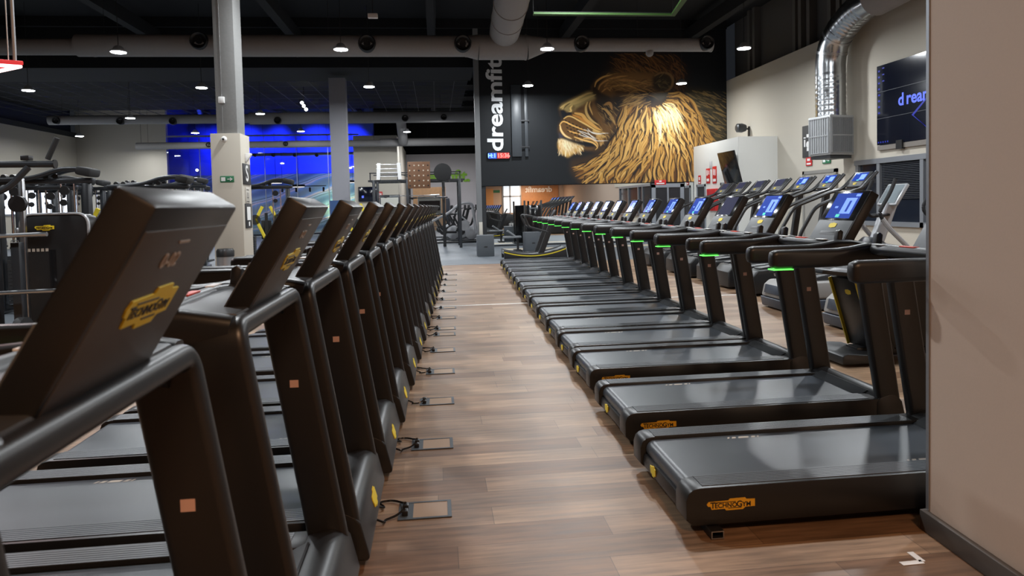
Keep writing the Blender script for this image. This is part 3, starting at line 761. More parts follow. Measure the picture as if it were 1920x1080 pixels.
# smoke detector / camera boxes on the ceiling
root = thing('ceiling_sensor', 'small white sensor box under the black ceiling', 'sensor', at(699, 30, 16))
MB().box(-.11, .11, -.06, .06, -.05, .05).build('sensor_body', WHITE, root, bevel=.01); MB().tube([(0,0,0),(0,0,2.6)], .01, 6).build('rod', BLACKM, root)
root = thing('spot_cluster', 'cluster of bright spotlights on the mesh ceiling', 'spotlight', at(570, 199, 33))
MB().tube([(0,0,0),(0,0,1.2)], .02, 6).build('rod', BLACKM, root)
SPOTE = mat('spot_glow', (1,1,1), .5, emit=12)
for k, (dx, dz) in enumerate(((-.08, .15), (0, .0), (.10, -.16))): MB().ball((dx, -.05, dz), .075, 0, 10).build('spot_head', SPOTE, root)
# LED triangle hanging top left
root = thing('led_triangle', 'hanging triangular frame of glowing red and white light tubes', 'light fitting')
tip = at(37, 125, 5.2); q1 = Vector((tip.x-1.1, 5.2+.75, tip.z)); q2 = Vector((tip.x-1.1, 5.2-.55, tip.z))
NEON = mat('neon_glow', (1, .6, .6), .4, emit=5, ecol=(1, .62, .60)); NEONR = mat('red_tube_housing', (.35, .01, .02), .4, emit=.6, ecol=(1, .05, .06))
tri = [tip, q1, q2]
b = MB().sweep([p+Vector((0,0,.025)) for p in tri], rrect(.05, .03, .008, 2), closed=True, caps=False); b.build('tube_housing', NEONR, root)
b = MB().sweep(tri, rrect(.034, .022, .008, 2), closed=True, caps=False); b.build('light_tube', NEON, root)
MB().tube([tip+Vector((-.03, 0, .02)), tip+Vector((-.03, 0, 3.6))], .012, 8).build('hanging_rod', SILVER, root)
MB().tube([tip+Vector((-.10, .05, .02)), tip+Vector((-.10, .05, 3.6))], .004, 6).build('hanging_wire', SILVER, root)
MB().tube([q1+Vector((0, 0, .02)), q1+Vector((0, 0, 3.6))], .012, 8).build('hanging_rod', SILVER, root)
light('led_triangle_light', 'AREA', (tip.x-.7, 5.3, tip.z-.06), 8, (1, .45, .42), .6)

# ------------------------------------------------------------------ lettering, clock and fittings on the lion wall
WY = LY-.004
p0, p1 = at(930, 283, WY), at(926, 110, WY)
L = (p1-p0).length
t = text_mb('dreamfit', 1.0, .022, .02, spacing=1.0)
xs = [v[0] for v in t.v]; ys = [v[1] for v in t.v]; w_ = max(xs)-min(xs)
hgt = (at(944, 200, WY)-at(913, 200, WY)).length/(max(ys)-min(ys))
t.xform(Matrix.Translation((-min(xs), -(max(ys)+min(ys))/2, 0)).to_4x4()); t.xform(Matrix.Diagonal((L/w_, hgt, 1, 1)))
place(t, (p0.x-.02, LY-.012, p0.z), (p1-p0), (-1, 0, .02))
o = t.build('wall_lettering', mat('white_lettering', (.74, .76, .78), .5), smooth=False); tag(o, 'white lettering running up the black wall left of the lion', 'lettering')
root = thing('wall_clock', 'digital wall clock with blue and red digits on the black wall', 'clock', at(935, 292, LY-.03))
ck = (at(955, 292, LY)-at(913, 292, LY)).length
MB().box(-ck/2, ck/2, -.03, .03, -.14, .13).build('clock_case', BLACKG, root, bevel=.008)
BLUED = mat('blue_digits', (.1, .2, 1), .5, emit=4, ecol=(.12, .3, 1)); REDD = mat('red_digits', (1, .1, .1), .5, emit=4, ecol=(1, .10, .08))
MB().box(-ck/2+.03, -ck*.09, -.034, -.031, -.11, .11).build('blue_panel', mat('blue_backlight', (.02, .05, .3), .4, emit=.6, ecol=(.03, .10, .7)), root, smooth=False)
MB().box(-ck*.07, ck/2-.03, -.034, -.031, -.11, .11).build('red_panel', mat('red_backlight', (.3, .02, .02), .4, emit=.6, ecol=(.5, .02, .02)), root, smooth=False)
place(text_mb('H:1', .22, .02, .004), (-ck*.30, -.037, 0), (1,0,0), (0,0,1)).build('digits', BLUED, root, smooth=False)
place(text_mb('15:36', .22, .02, .004), (ck*.21, -.037, 0), (1,0,0), (0,0,1)).build('digits', REDD, root, smooth=False)
STEELD = mat('dark_channel_paint', (.045, .052, .060), .4)
root = thing('wall_conduit', 'pair of dark vertical cable channels on the black wall beside the lettering', 'cable channel', at(970, 294, LY))
hz = at(970, 160, LY).z-at(970, 294, LY).z
MB().box(-.20, .17, -.10, -.001, 0, hz).build('wide_channel', STEELD, root, bevel=.006)
MB().box(.30, .42, -.08, -.001, 0, hz).build('narrow_channel', STEELD, root, bevel=.006)
for z in (.35, 1.35):
    MB().box(.12, .47, -.11, -.07, z*hz/2.72, z*hz/2.72+.04).build('bracket', DGREY, root)
def sign(name, lab, cat, o, xd, yd, w, h, m, body=None, ts=.1, tm=None, group=None, depth=.012, pict=None):
    """flat sign: board plus its print as a child"""
    b = MB().box(-w/2, w/2, -h/2, h/2, 0, depth); place(b, o, xd, yd)
    ob = b.build(name, m, bevel=min(.003, depth/4)); tag(ob, lab, cat, group)
    if body or pict:
        t = MB()
        if body:
            for i, ln in enumerate(body): 
                q = text_mb(ln[0], ln[3] if len(ln) > 3 else ts, .015, .003); q.xform(Matrix.Translation((ln[1], ln[2], depth+.002))); t._join(q, None)
        if pict: t._join(pict(), None)
        place(t, o, xd, yd).build('sign_print', tm or WHITE, ob, smooth=False)
    return ob
def blocks(rects, z=.016):
    def f():
        t = MB()
        for x0, x1, y0, y1 in rects: t.box(x0, x1, y0, y1, z-.002, z)
        return t
    return f
# fire sign at the foot of the lion
p = at(1238, 342, LY-.02)
sign('fire_sign', 'red fire equipment sign below the lion, above the dark doorway', 'sign', p, (1,0,0), (0,0,1), .46, .19, RED, pict=blocks([(-.05,.05,.02,.07),(-.16,.16,-.06,-.02)]))
# ------------------------------------------------------------------ right wall fittings
WX = RW-.055
q0, q1 = atx(1649, 273, WX), atx(1649, 125, WX)
vw, vh = 3.7, q1.z-q0.z
root = thing('video_wall', 'huge dark wall screen showing blue lettering', 'television', (WX-.02, q0.y-vw/2, q0.z))
b = MB()
for i in range(3):
    for j in range(3):
        MB().box(-.05, .015, -vw/2+vw*j/3+.002, -vw/2+vw*(j+1)/3-.002, vh*i/3+.003, vh*(i+1)/3-.003).build('screen_panel', SCRNAVY, root)
b = MB()
for i in (1, 2): b.box(-.052, -.0505, -vw/2, vw/2, vh*i/3-.004, vh*i/3+.004)
b.build('panel_seam', mat('seam_grey', (.16, .16, .17), .3), root, smooth=False)
t = text_mb('d', .42, .025, .003, align='LEFT'); t.xform(Matrix.Translation((-1.03, 0, 0))); t2 = text_mb('reamfit', .42, .025, .003, spacing=1.02, align='LEFT'); t2.xform(Matrix.Translation((-.74, 0, 0))); t._join(t2, None)
place(t, (-.054, 0, vh*.51), (0, -1, 0), (0, 0, 1)).build('screen_lettering', SCRTXT, root, smooth=False)
b = MB()
for k in range(8): b.box(-vw/2+.06, -vw/2+.13, vh*(.92-.075*k), vh*(.92-.075*k)+.045, -.001, .001)
for k in range(3): b.box(-vw/2+.22, -vw/2+.30, vh*(.95-.08*k), vh*(.95-.08*k)+.03, -.001, .001)
for k in range(5): b.box(-vw/2+.05+.09*k, -vw/2+.09+.09*k, .05, .09, -.001, .001)
for k, s_ in enumerate((1, -1)):
    b.add([(-.55, .62, 0), (.25, .62+s_*.55, 0), (.25, .58+s_*.55, 0), (-.48, .60, 0)], [(0,1,2,3)])
place(b, (-.054, 0, 0), (0, -1, 0), (0, 0, 1)).build('screen_icons', mat('icon_blue', (.02,.03,.3), .3, emit=.5, ecol=(.012, .016, .25)), root, smooth=False)
MB().box(-.04, .03, -vw/2, vw/2, -.13, -.01).build('bottom_rail', mat('rail_grey_beige', (.20,.18,.16), .5), root)
MB().box(-.09, .0, vw/2-1.0, vw/2-.78, -.16, .06).build('sensor_bracket', BLACK, root)
p = atx(1515, 265, RW-.02)
def skull():
    t = MB()
    t.lathe([(.001,.018),(.10,.018),(.10,.020),(.001,.020)], 14, (.02, -.10, 0)); t.box(-.22, -.10, .1, .14, .018, .02); t.box(-.05, .10, .12, .22, .018, .02)
    t.box(.14, .24, .05, .2, .018, .02); t.box(-.2, -.12, -.16, .06, .018, .02); t.box(-.04, .08, -.30, -.2, .018, .02); return t
sign('wall_poster', 'dark poster with white symbols beside the silver duct box', 'poster', p, (0,-1,0), (0,0,1), .62, .98, mat('poster_charcoal', (.045,.045,.045), .6), pict=skull)
p = atx(1517, 303, RW-.02)
sign('fire_sign', 'small red fire sign on the wall left of the green exit sign', 'sign', p, (0,-1,0), (0,0,1), .34, .26, RED, pict=blocks([(-.08,.08,.02,.09),(-.12,.12,-.09,-.04)]))
p = atx(1550, 300, RW-.02)
def exitp(w=.34, h=.16):
    def f():
        t = MB(); t.box(-w*.42, -w*.12, -h*.3, h*.3, .0135, .0145)
        t.box(.02*w, .28*w, -h*.06, h*.06, .0135, .0145); t.add([(w*.22, h*.28, .0145), (w*.42, 0, .0145), (w*.22, -h*.28, .0145)], [(0, 2, 1)])
        t2 = MB(); return t
    return f
sign('exit_sign', 'green emergency exit sign half behind the silver duct box', 'sign', p, (0,-1,0), (0,0,1), .42, .20, EXITG, pict=exitp(.42, .2))
root = thing('wall_speaker', 'black loudspeaker on a bracket above the white office', 'speaker', atx(1388, 240, RW-.35))
MB().lathe([(.10,-.16),(.16,-.12),(.17,.06),(.12,.20)], 18, (0,0,0), axis='x').build('speaker_cone', DGREY, root)
MB().bar((.0, 0, 0), (.35, 0, -.05), .05, .05).build('bracket', BLACK, root); MB().box(.31, .345, -.05, .05, -.30, .05).build('mount_plate', DGREY, root)
# fittings on the office wall
OXs = OX-.004
p = atx(1368, 314, OX-.22)
root = thing('television', 'black television tilted down from the white office wall', 'television', p, 0)
root.rotation_euler = (0, R(-14), 0)
MB().box(-.025, .025, -.66, .66, -.55, .55).build('screen_panel', BLACKG, root, bevel=.008)
MB().bar((.02, 0, .1), (.22, 0, .02), .10, .10).build('wall_bracket', BLACK, root)
for px, py, w, h, lab, rc in ((1312, 337, .26, .33, 'smallest red fire sign on the office wall, beside the narrow door', [(-.06,.06,-.02,.10),(-.09,.09,-.13,-.08)]),
                          (1328, 330, .36, .56, 'red hose sign on the office wall, middle of the three', [(-.12,-.02,.02,.22),(.05,.13,.05,.2),(-.12,.1,-.2,-.1)]),
                          (1340, 328, .36, .62, 'red extinguisher sign on the office wall, nearest the tilted television', [(-.1,-.03,.0,.22),(.03,.1,-.02,.2),(-.13,.13,-.24,-.14)])):
    sign('fire_sign', lab, 'sign', atx(px, py, OXs), (0,-1,0), (0,0,1), w, h, RED, pict=blocks(rc))
p = atx(1333, 372, OX-.12)
root = thing('hose_cabinet', 'bright red fire hose cabinet on the white office wall', 'cabinet', (OX-.12, p.y, p.z-.45))
MB().box(0, .12, -.40, .40, 0, .80).build('cabinet_body', RED, root, bevel=.01); MB().box(-.012, -.001, -.36, .36, .04, .76).build('door', mat('cabinet_red_door', (.42,.015,.02), .35), root, bevel=.004)
p = atx(1408, 290, OX); root = thing('wall_light', 'small white wall fitting on the corner of the office', 'wall light', (OX-.05, OY+.25, p.z))
MB().box(-.02, .048, -.09, .09, -.07, .12).build('fitting_body', WHITE, root, bevel=.01); MB().prism([(.03,-.3),(.048,-.3),(.048,-.07),(.0,-.07)], 'xz', -.03, .03).build('bracket', DGREY, root)
p = atx(1333, 309, OXs)
sign('wall_plate', 'small grey access plate high on the office wall', 'wall plate', p, (0,-1,0), (0,0,1), .22, .26, mat('plate_grey', (.5,.5,.52), .5))
# far wall sign in green
WYf = 51.98
t = text_mb('dreamfit.', 1.0, .03, .05, spacing=.97)
xs = [v[0] for v in t.v]; ys = [v[1] for v in t.v]
pl, pr = at(776, 334, WYf), at(881, 334, WYf)
s_ = (pr.x-pl.x)/(max(xs)-min(xs)); t.xform(Matrix.Translation((-(max(xs)+min(xs))/2, -(max(ys)+min(ys))/2, 0))); t.xform(Matrix.Diagonal((s_, s_, 1, 1)))
place(t, ((pl.x+pr.x)/2, WYf-.03, at(835, 330, WYf).z), (1,0,0), (0,0,1)); o = t.build('wall_lettering', LIME, smooth=False); tag(o, 'lime green lettering on the far white wall', 'lettering')
# television on the far beige pier
p = at(689, 364, 39.9)
root = thing('television', 'dark television on the beige wall left of the rig', 'television', (p.x, 39.94, p.z))
w_ = at(706, 364, 39.9).x-at(672, 364, 39.9).x
MB().box(-w_/2, w_/2, -.05, .04, -.42, .42).build('screen_panel', SCRNAVY, root, bevel=.01); MB().box(-w_*.32, -w_*.2, -.053, -.051, -.22, -.08).build('screen_icon', SCRTXT, root, smooth=False)
MB().box(-.2, .2, .03, .055, -.2, .2).build('wall_bracket', BLACK, root)
p = at(712, 366, 39.9); sign('fire_sign', 'red fire sign beside the television on the beige wall', 'sign', (p.x, 39.99, p.z), (1,0,0), (0,0,1), .30, .42, RED, pict=blocks([(-.08,.0,-.02,.14),(.03,.09,-.05,.12),(-.1,.1,-.17,-.1)]))
# ------------------------------------------------------------------ things on the near column
cy = y1-.004
p = at(426, 336, cy); w_ = at(438.5, 336, cy).x-at(412.5, 336, cy).x
sign('exit_sign', 'green running man exit sign on the beige column', 'sign', p, (1,0,0), (0,0,1), w_, w_*.48, EXITG, pict=exitp(w_, w_*.48))
root = thing('security_camera', 'small white dome camera at the top of the beige column', 'camera', at(420, 261, y1+.002))
MB().lathe([(.001,-.05),(.03,-.045),(.05,-.02),(.055,0)], 14, axis='y').build('dome_base', WHITE, root); MB().ball((0,-.055,-.005), .02).build('lens', BLACKG, root)
root = thing('wall_sensor', 'white motion sensor on the concrete upper column', 'sensor', at(416, 188, y1+.05))
MB().box(-.055, .055, -.05, 0, -.06, .06).build('sensor_body', WHITE, root, bevel=.015)
MB().box(-.004, .004, -.012, 0, -1.4, 2.5).build('cable_strip', mat('strip_grey', (.2,.2,.2), .6), root)
p = at(428, 396, cy); sign('power_socket', 'white double power socket on the beige column', 'socket', p, (1,0,0), (0,0,1), .13, .065, WHITE, tm=DGREY, pict=blocks([(-.045,-.015,-.015,.015),(.015,.045,-.015,.015)]))
sx = cx1+.003
p = atx(456.5, 326, sx); S_ = sign('letter_sign', 'black sign with a large white letter S on the column side', 'sign', (sx, y1+.31, p.z), (0,1,0), (0,0,1), .50, at(456,306,y1+.3).z-at(456,345,y1+.3).z, mat('sign_charcoal', (.03,.03,.032), .5), body=[('S', 0, .0, .42)])
p = atx(460, 405, sx); sign('notice_panel', 'dark notice panel with a white card on the column side', 'sign', (sx, y1+.33, p.z), (0,1,0), (0,0,1), .42, .46, mat('panel_charcoal', (.03,.032,.036), .4), pict=blocks([(-.12,.12,-.08,.17),(-.03,.05,-.19,-.11)]))
p = atx(459, 366, sx); sign('instruction_plate', 'pale outlined instruction plate between the S sign and the notice panel', 'sign', (sx, y1+.31, p.z), (0,1,0), (0,0,1), .26, .30, mat('plate_beige', (.48,.45,.40), .6), tm=DGREY, pict=blocks([(-.09,.09,.10,.11),(-.05,.05,-.05,-.04),(-.05,-.04,-.05,.05),(.04,.05,-.05,.05),(-.09,.09,-.12,-.11)]))
p = atx(457, 293, sx); root = thing('wall_hook', 'white bracket on the side of the column near its top', 'bracket', (sx, y1+.3, p.z)); MB().prism([(0,-.1),(.02,-.1),(.11,.03),(.11,.06),(0,.06)], 'xz', -.04, .04).build('bracket_body', WHITE, root, bevel=.004)
root = thing('waste_bin', 'steel waste bin with black lid beside the beige column', 'bin', (at(422, 480, 12.6).x, 12.62, 0))
MB().lathe([(.14,0),(.145,.02),(.145,.77),(.13,.78)], 24).build('bin_body', BINMET, root); MB().lathe([(.15,.77),(.152,.87),(.13,.91),(.001,.92)], 24).build('lid', BLACK, root)
# ------------------------------------------------------------------ the lion mural: painted stroke by stroke into the colour attribute of one flat mesh
def lion():
    S = 2.9; W, H = int(1495/S), int(1080/S)
    rng = np.random.default_rng(5)
    C = np.zeros((H, W, 3), np.float32); C[:] = (.0085, .0105, .013)
    yy, xx = np.mgrid[0:H, 0:W].astype(np.float32)
    def blur(a, r):
        if r < .5: return a
        k = np.exp(-.5*(np.arange(-int(3*r), int(3*r)+1)/r)**2); k /= k.sum()
        a = np.apply_along_axis(lambda v: np.convolve(v, k, 'same'), 0, a)
        return np.apply_along_axis(lambda v: np.convolve(v, k, 'same'), 1, a)
    def poly(pts, c, alpha=1.0, soft=4):
        P = np.array(pts, np.float32)/S; m = np.zeros((H, W), bool); n = len(P)
        for i in range(n):
            x1, y1 = P[i]; x2, y2 = P[(i+1) % n]
            if y1 == y2: continue
            cond = (yy < max(y1, y2)) & (yy >= min(y1, y2)) & (xx < (x2-x1)*(yy-y1)/(y2-y1)+x1); m ^= cond
        a = blur(m.astype(np.float32), soft/S)[..., None]*alpha
        C[:] = C*(1-a)+np.array(c, np.float32)*a
    def spline(pts, n=28):
        P = np.array(pts, float); P = np.vstack([2*P[0]-P[1], P, 2*P[-1]-P[-2]]); out = []
        seg = len(P)-3; per = max(2, n//seg)
        for i in range(seg):
            p0, p1, p2, p3 = P[i:i+4]
            for t in np.linspace(0, 1, per, endpoint=False):
                out.append(.5*((2*p1)+(-p0+p2)*t+(2*p0-5*p1+4*p2-p3)*t*t+(-p0+3*p1-3*p2+p3)*t**3))
        out.append(P[-2]); return np.array(out)
    def stroke(path, w, c, alpha=1.0, taper=True, soft=.6):
        P = np.asarray(path)/S; d = np.r_[0, np.cumsum(np.hypot(*np.diff(P, axis=0).T))]
        if d[-1] < 1: return
        n = max(3, int(d[-1]/.7)); t = np.linspace(0, d[-1], n); X = np.interp(t, d, P[:, 0]); Y = np.interp(t, d, P[:, 1])
        c = np.array(c, np.float32); w = w/S
        x0, x1 = int(max(0, X.min()-w-3)), int(min(W, X.max()+w+4)); y0, y1 = int(max(0, Y.min()-w-3)), int(min(H, Y.max()+w+4))
        if x1 <= x0 or y1 <= y0: return
        M = np.zeros((y1-y0, x1-x0), np.float32)
        for i in range(n):
            u = i/(n-1); r = w*(math.sin(PI*(.08+.92*u))**.7 if taper else 1)+.25
            a0, a1 = int(max(x0, X[i]-r-2)), int(min(x1, X[i]+r+3)); b0, b1 = int(max(y0, Y[i]-r-2)), int(min(y1, Y[i]+r+3))
            if a1 <= a0 or b1 <= b0: continue
            dd = np.hypot(xx[b0:b1, a0:a1]-X[i], yy[b0:b1, a0:a1]-Y[i])
            np.maximum(M[b0-y0:b1-y0, a0-x0:a1-x0], np.clip((r-dd)/soft+.5, 0, 1), out=M[b0-y0:b1-y0, a0-x0:a1-x0])
        a = M[..., None]*alpha; V = C[y0:y1, x0:x1]; V[:] = V*(1-a)+c*a
    GOLD, HI, MID, DK, BLK = (.62, .33, .07), (.92, .62, .22), (.34, .155, .035), (.10, .042, .014), (.012, .010, .010)
    def mixc(a, b, t): return tuple(np.array(a)*(1-t)+np.array(b)*t)
    # back of the mane (dull olive) and top of the mane (dark red brown)
    poly([(1090,330),(1240,330),(1390,430),(1412,560),(1412,740),(1230,780),(1150,640)], (.055,.042,.020), .9, 26)
    for k in range(230):
        x, y = rng.uniform(1090, 1400), rng.uniform(330, 745)
        l = rng.uniform(40, 90); a = R(rng.uniform(15, 50)); 
        c = mixc((.10,.07,.03), (.27,.17,.06), rng.random()) if rng.random() < .6 else (.02,.018,.014)
        stroke(spline([(x,y),(x+l*.5*math.cos(a), y+l*.4*math.sin(a)),(x+l*math.cos(a*.6), y+l*math.sin(a)*.9)], 8), rng.uniform(2, 6), c, .75)
    poly([(450,140),(540,60),(700,30),(900,40),(1060,110),(1110,220),(1080,300),(980,330),(700,190),(560,190)], (.030,.016,.010), .9, 34)
    for k in range(150):
        x, y = rng.uniform(500, 1000), rng.uniform(40, 170); l = rng.uniform(50, 140); a = R(rng.uniform(20, 65))
        c = mixc((.06,.025,.01), (.30,.13,.035), rng.random()**1.6)
        stroke(spline([(x,y),(x+l*.5*math.cos(a)+8, y+l*.5*math.sin(a)-6),(x+l*math.cos(a), y+l*math.sin(a))], 8), rng.uniform(2, 5), c, .7)
    for k in range(60):
        x, y = rng.uniform(960, 1090), rng.uniform(90, 300); a = R(rng.uniform(50, 100)); l = rng.uniform(30, 80)
        stroke([(x,y),(x+l*math.cos(a), y+l*math.sin(a))], rng.uniform(3, 8), mixc((.04,.018,.01), (.20,.08,.03), rng.random()**2), .6)
    # face base
    face = [(118,470),(135,440),(210,400),(320,345),(365,330),(360,300),(395,250),(480,215),(560,195),(700,185),(830,190),(960,200),(990,250),(960,330),(800,360),(700,420),(600,470),(555,600),(540,700),(470,790),(400,800),(300,790),(200,720),(130,690),(110,640),(118,590),(150,545),(130,520)]
    poly(face, (.15,.072,.022), 1, 10)
    poly([(118,470),(135,440),(210,400),(330,340),(400,345),(395,390),(320,420),(250,470),(190,500),(140,480)], (.40,.29,.11), .95, 10)
    poly([(520,200),(700,190),(840,230),(840,330),(700,370),(600,340),(500,330),(430,300),(450,240)], (.27,.14,.045), .7, 30)
    # chin tuft
    poly([(105,735),(125,700),(180,700),(220,720),(300,755),(285,800),(240,810),(180,850),(140,825),(108,780)], (.62,.37,.11), 1, 7)
    poly([(130,710),(180,705),(225,740),(230,780),(190,810),(150,790),(130,750)], (.95,.80,.50), .9, 12)
    for k in range(120):
        x, y = rng.uniform(108, 290), rng.uniform(705, 800); a = R(75+ (200-x)*.22 + rng.uniform(-14, 14)); l = rng.uniform(20, 52)
        y = min(y, 800-abs(x-190)*.12)
        stroke([(x,y),(x+l*math.cos(a), y+l*math.sin(a))], rng.uniform(1.3, 3), mixc((.50,.24,.05), (1,.86,.55), rng.random()), .8)
    # dark shapes of the face
    poly([(365,330),(372,285),(420,240),(470,225),(430,270),(400,310),(430,345),(500,375),(520,400),(470,405),(400,395),(372,360)], BLK, .85, 7)
    poly([(395,390),(470,385),(520,400),(520,470),(530,560),(505,600),(465,585),(455,540),(420,500),(400,455),(380,420)], (.016,.012,.010), .95, 10)
    poly([(335,430),(372,420),(350,480),(370,530),(420,580),(400,600),(350,560),(325,500)], (.035,.018,.010), .9, 8)
    poly([(118,480),(150,478),(175,500),(210,490),(212,515),(165,530),(145,560),(130,530)], (.008,.010,.014), 1, 5)
    poly([(118,640),(135,680),(200,705),(260,720),(330,725),(395,745),(395,768),(330,770),(260,750),(190,725),(120,695)], (.008,.009,.012), 1, 6)
    poly([(112,660),(130,665),(150,690),(118,700)], (.05,.05,.075), .9, 5)
    poly([(525,400),(600,380),(590,440),(560,520),(560,620),(545,700),(490,770),(430,800),(350,795),(400,770),(470,720),(520,640),(545,560)], (.016,.012,.010), .9, 14)
    poly([(240,470),(290,450),(300,475),(250,490)], (.07,.035,.015), .8, 8)
    poly([(215,440),(240,455),(225,490),(205,470)], (.12,.06,.02), .7, 6)
    poly([(520,330),(640,320),(720,350),(690,375),(560,360)], (.035,.018,.012), .8, 12)
    poly([(700,330),(830,300),(860,350),(800,400),(700,420),(600,440),(620,400)], (.016,.012,.010), .9, 14)
    poly([(500,375),(560,360),(640,380),(600,440),(560,520),(530,470)], (.014,.011,.010), .85, 14)
    # light modelling of the face
    for pts, w, c, a in (
        ([(125,462),(160,440),(230,405),(320,358),(370,345)], 9, (.45,.31,.11), .8), ([(140,470),(175,440),(250,420),(330,385),(395,360)], 12, (.36,.25,.09), .8),
        ([(150,470),(165,450),(200,425)], 4, (.03,.02,.01), .8), ([(215,445),(200,465),(205,490),(185,492)], 6, (.60,.40,.13), .8),
        ([(235,505),(290,520),(320,560),(360,590),(400,620),(440,640)], 14, (.50,.27,.07), .75), ([(220,520),(270,540),(310,575),(350,600)], 10, (.36,.15,.03), .8),
        ([(330,420),(318,460),(325,510),(360,560),(420,600)], 9, (.42,.27,.09), .75), ([(352,415),(345,450),(370,520)], 5, (.45,.26,.08), .7),
        ([(440,470),(470,480),(520,540),(545,600)], 10, (.36,.20,.06), .6), ([(460,440),(500,430),(520,480)], 12, (.30,.15,.045), .6),
        ([(375,640),(430,680),(470,690)], 16, (.48,.29,.09), .6), ([(400,690),(440,720),(430,760)], 14, (.40,.22,.07), .6),
        ([(150,548),(180,530),(215,535),(260,560),(330,600),(400,640),(470,660)], 5, (.80,.50,.16), .9),
        ([(118,600),(135,575),(160,572),(215,600),(290,630),(340,650)], 5, (.75,.42,.12), .9), ([(122,600),(130,640),(160,680),(210,705)], 7, (.86,.58,.25), .95),
        ([(180,640),(220,655),(290,668)], 5, (.66,.36,.10), .8), ([(230,690),(300,715),(370,735),(405,770),(390,790)], 6, (.62,.36,.11), .9), ([(300,700),(360,705),(400,735),(412,765)], 7, (.52,.29,.09), .8),
        ([(385,300),(400,260),(450,225),(520,205)], 6, (.50,.28,.08), .8), ([(415,320),(430,285),(480,250),(560,225),(640,215)], 7, (.34,.17,.05), .8),
        ([(500,330),(520,300),(580,290),(640,290),(720,320),(790,345)], 6, (.40,.20,.05), .8), ([(460,300),(500,265),(600,250),(700,260),(800,285)], 8, (.30,.14,.04), .8), ([(440,340),(480,310),(500,330)], 5, (.36,.17,.05), .8)):
        stroke(spline(pts, 30), w, tuple(q*min(1.7, .88/max(c)) for q in c), min(1, a+.1), soft=1.6)
    for k in range(110):
        t = rng.random(); x = 440+t*380+rng.uniform(-20, 20); y = 225+60*math.sin(t*2)+rng.uniform(-30, 90); a = R(rng.uniform(-25, 30)); l = rng.uniform(40, 110)
        stroke(spline([(x,y),(x+l*.5, y+l*.5*math.sin(a)-8),(x+l*math.cos(a), y+l*math.sin(a))], 8), rng.uniform(1.5, 4), mixc((.05,.025,.012), (.50,.27,.08), rng.random()**1.4), .55)
    for k in range(90):
        x, y = rng.uniform(400, 540), rng.uniform(420, 740); a = R(rng.uniform(35, 80)); l = rng.uniform(20, 60)
        stroke([(x,y),(x+l*math.cos(a), y+l*math.sin(a))], rng.uniform(1, 2.5), mixc((.04,.02,.01), (.52,.32,.11), rng.random()**1.3), .6)
    # whisker pad spots and whiskers
    for r_ in range(4):
        for k in range(7):
            x = 165+k*27+r_*6; y = 562+r_*28+k*13
            if x < 340 and y < 690: stroke([(x-6,y-3),(x+7,y+4)], 5, BLK, .85)
    for pts in ([(255,640),(330,665),(400,705)], [(300,630),(400,662),(495,660)], [(270,650),(340,690),(400,720),(490,718)], [(330,625),(370,660),(440,672)], [(265,670),(320,690),(360,695)], [(330,650),(365,690),(400,715)]):
        stroke(spline(pts, 20), 2.6, (.85,.80,.70), .9)
    # ear
    poly([(830,230),(880,195),(950,200),(990,235),(985,290),(950,330),(880,340),(830,310)], (.030,.020,.012), .95, 10)
    stroke(spline([(850,215),(900,192),(960,200),(992,245),(980,300),(940,335),(870,345)], 30), 9, (.22,.12,.045), .9, soft=2)
    for k in range(40):
        a = rng.uniform(0, 6.28); x, y = 905+60*math.cos(a)*rng.random(), 270+55*math.sin(a)*rng.random(); b = R(rng.uniform(-60, 60)); l = rng.uniform(20, 60)
        stroke([(x,y),(x+l*math.cos(b), y+l*math.sin(b))], rng.uniform(1.5, 4), mixc((.03,.02,.012), (.22,.15,.055), rng.random()**2), .7)
    poly([(830,345),(930,345),(1000,335),(985,385),(900,420),(850,410)], (.09,.075,.055), .8, 16)
    # flowing mane below the ear
    poly([(640,430),(830,420),(920,400),(1020,340),(1120,400),(1220,560),(1300,690),(1240,750),(1200,790),(1190,1080),(290,1080),(200,960),(200,870),(300,850),(440,800),(540,700),(560,580)], (.045,.024,.012), .97, 16)
    G = [[(600,450),(565,580),(540,710),(440,820),(330,890),(210,930)], [(640,440),(590,580),(565,710),(470,840),(350,930),(230,990)], [(690,440),(620,580),(590,700),(520,850),(400,970),(300,1060)],
         [(745,440),(680,570),(640,700),(590,850),(480,970),(430,1070)], [(790,450),(770,580),(735,700),(680,850),(560,980),(520,1075)], [(825,460),(840,590),(840,720),(800,840),(720,930),(630,1075)],
         [(850,465),(885,570),(895,690),(885,800),(890,950),(900,1075)], [(880,445),(935,530),(965,650),(990,780),(1010,900),(1010,1075)], [(905,430),(985,480),(1040,600),(1085,740),(1110,880),(1140,1075)],
         [(930,415),(1020,420),(1100,520),(1160,650),(1200,790),(1220,1075)], [(950,380),(1050,375),(1130,460),(1195,570),(1240,690),(1260,780)], [(970,345),(1060,345),(1150,430),(1220,550),(1300,690),(1330,700)]]
    G = [spline(g, 40) for g in G]; n0 = min(len(g) for g in G); G = np.array([g[:n0] for g in G])
    def flow(s): 
        i = min(int(s), len(G)-2); t = s-i; return G[i]*(1-t)+G[i+1]*t
    def lock(s, t0, t1, w, c, a, wob):
        P = flow(s)[int(t0*n0):max(int(t0*n0)+4, int(t1*n0))].copy(); m = len(P)
        ph = rng.uniform(0, 6.28); P[:, 0] += wob*np.sin(np.linspace(0, rng.uniform(2, 5), m)+ph); P[:, 1] += wob*.4*np.cos(np.linspace(0, 3, m)+ph)
        stroke(P, w, c, a)
    def off(P, d):
        T = np.gradient(P, axis=0); L_ = np.hypot(T[:, 0], T[:, 1])+1e-6
        taper = np.sin(np.linspace(.15, PI-.05, len(P)))
        return P+np.stack([-T[:, 1]/L_, T[:, 0]/L_], 1)*d*taper[:, None]
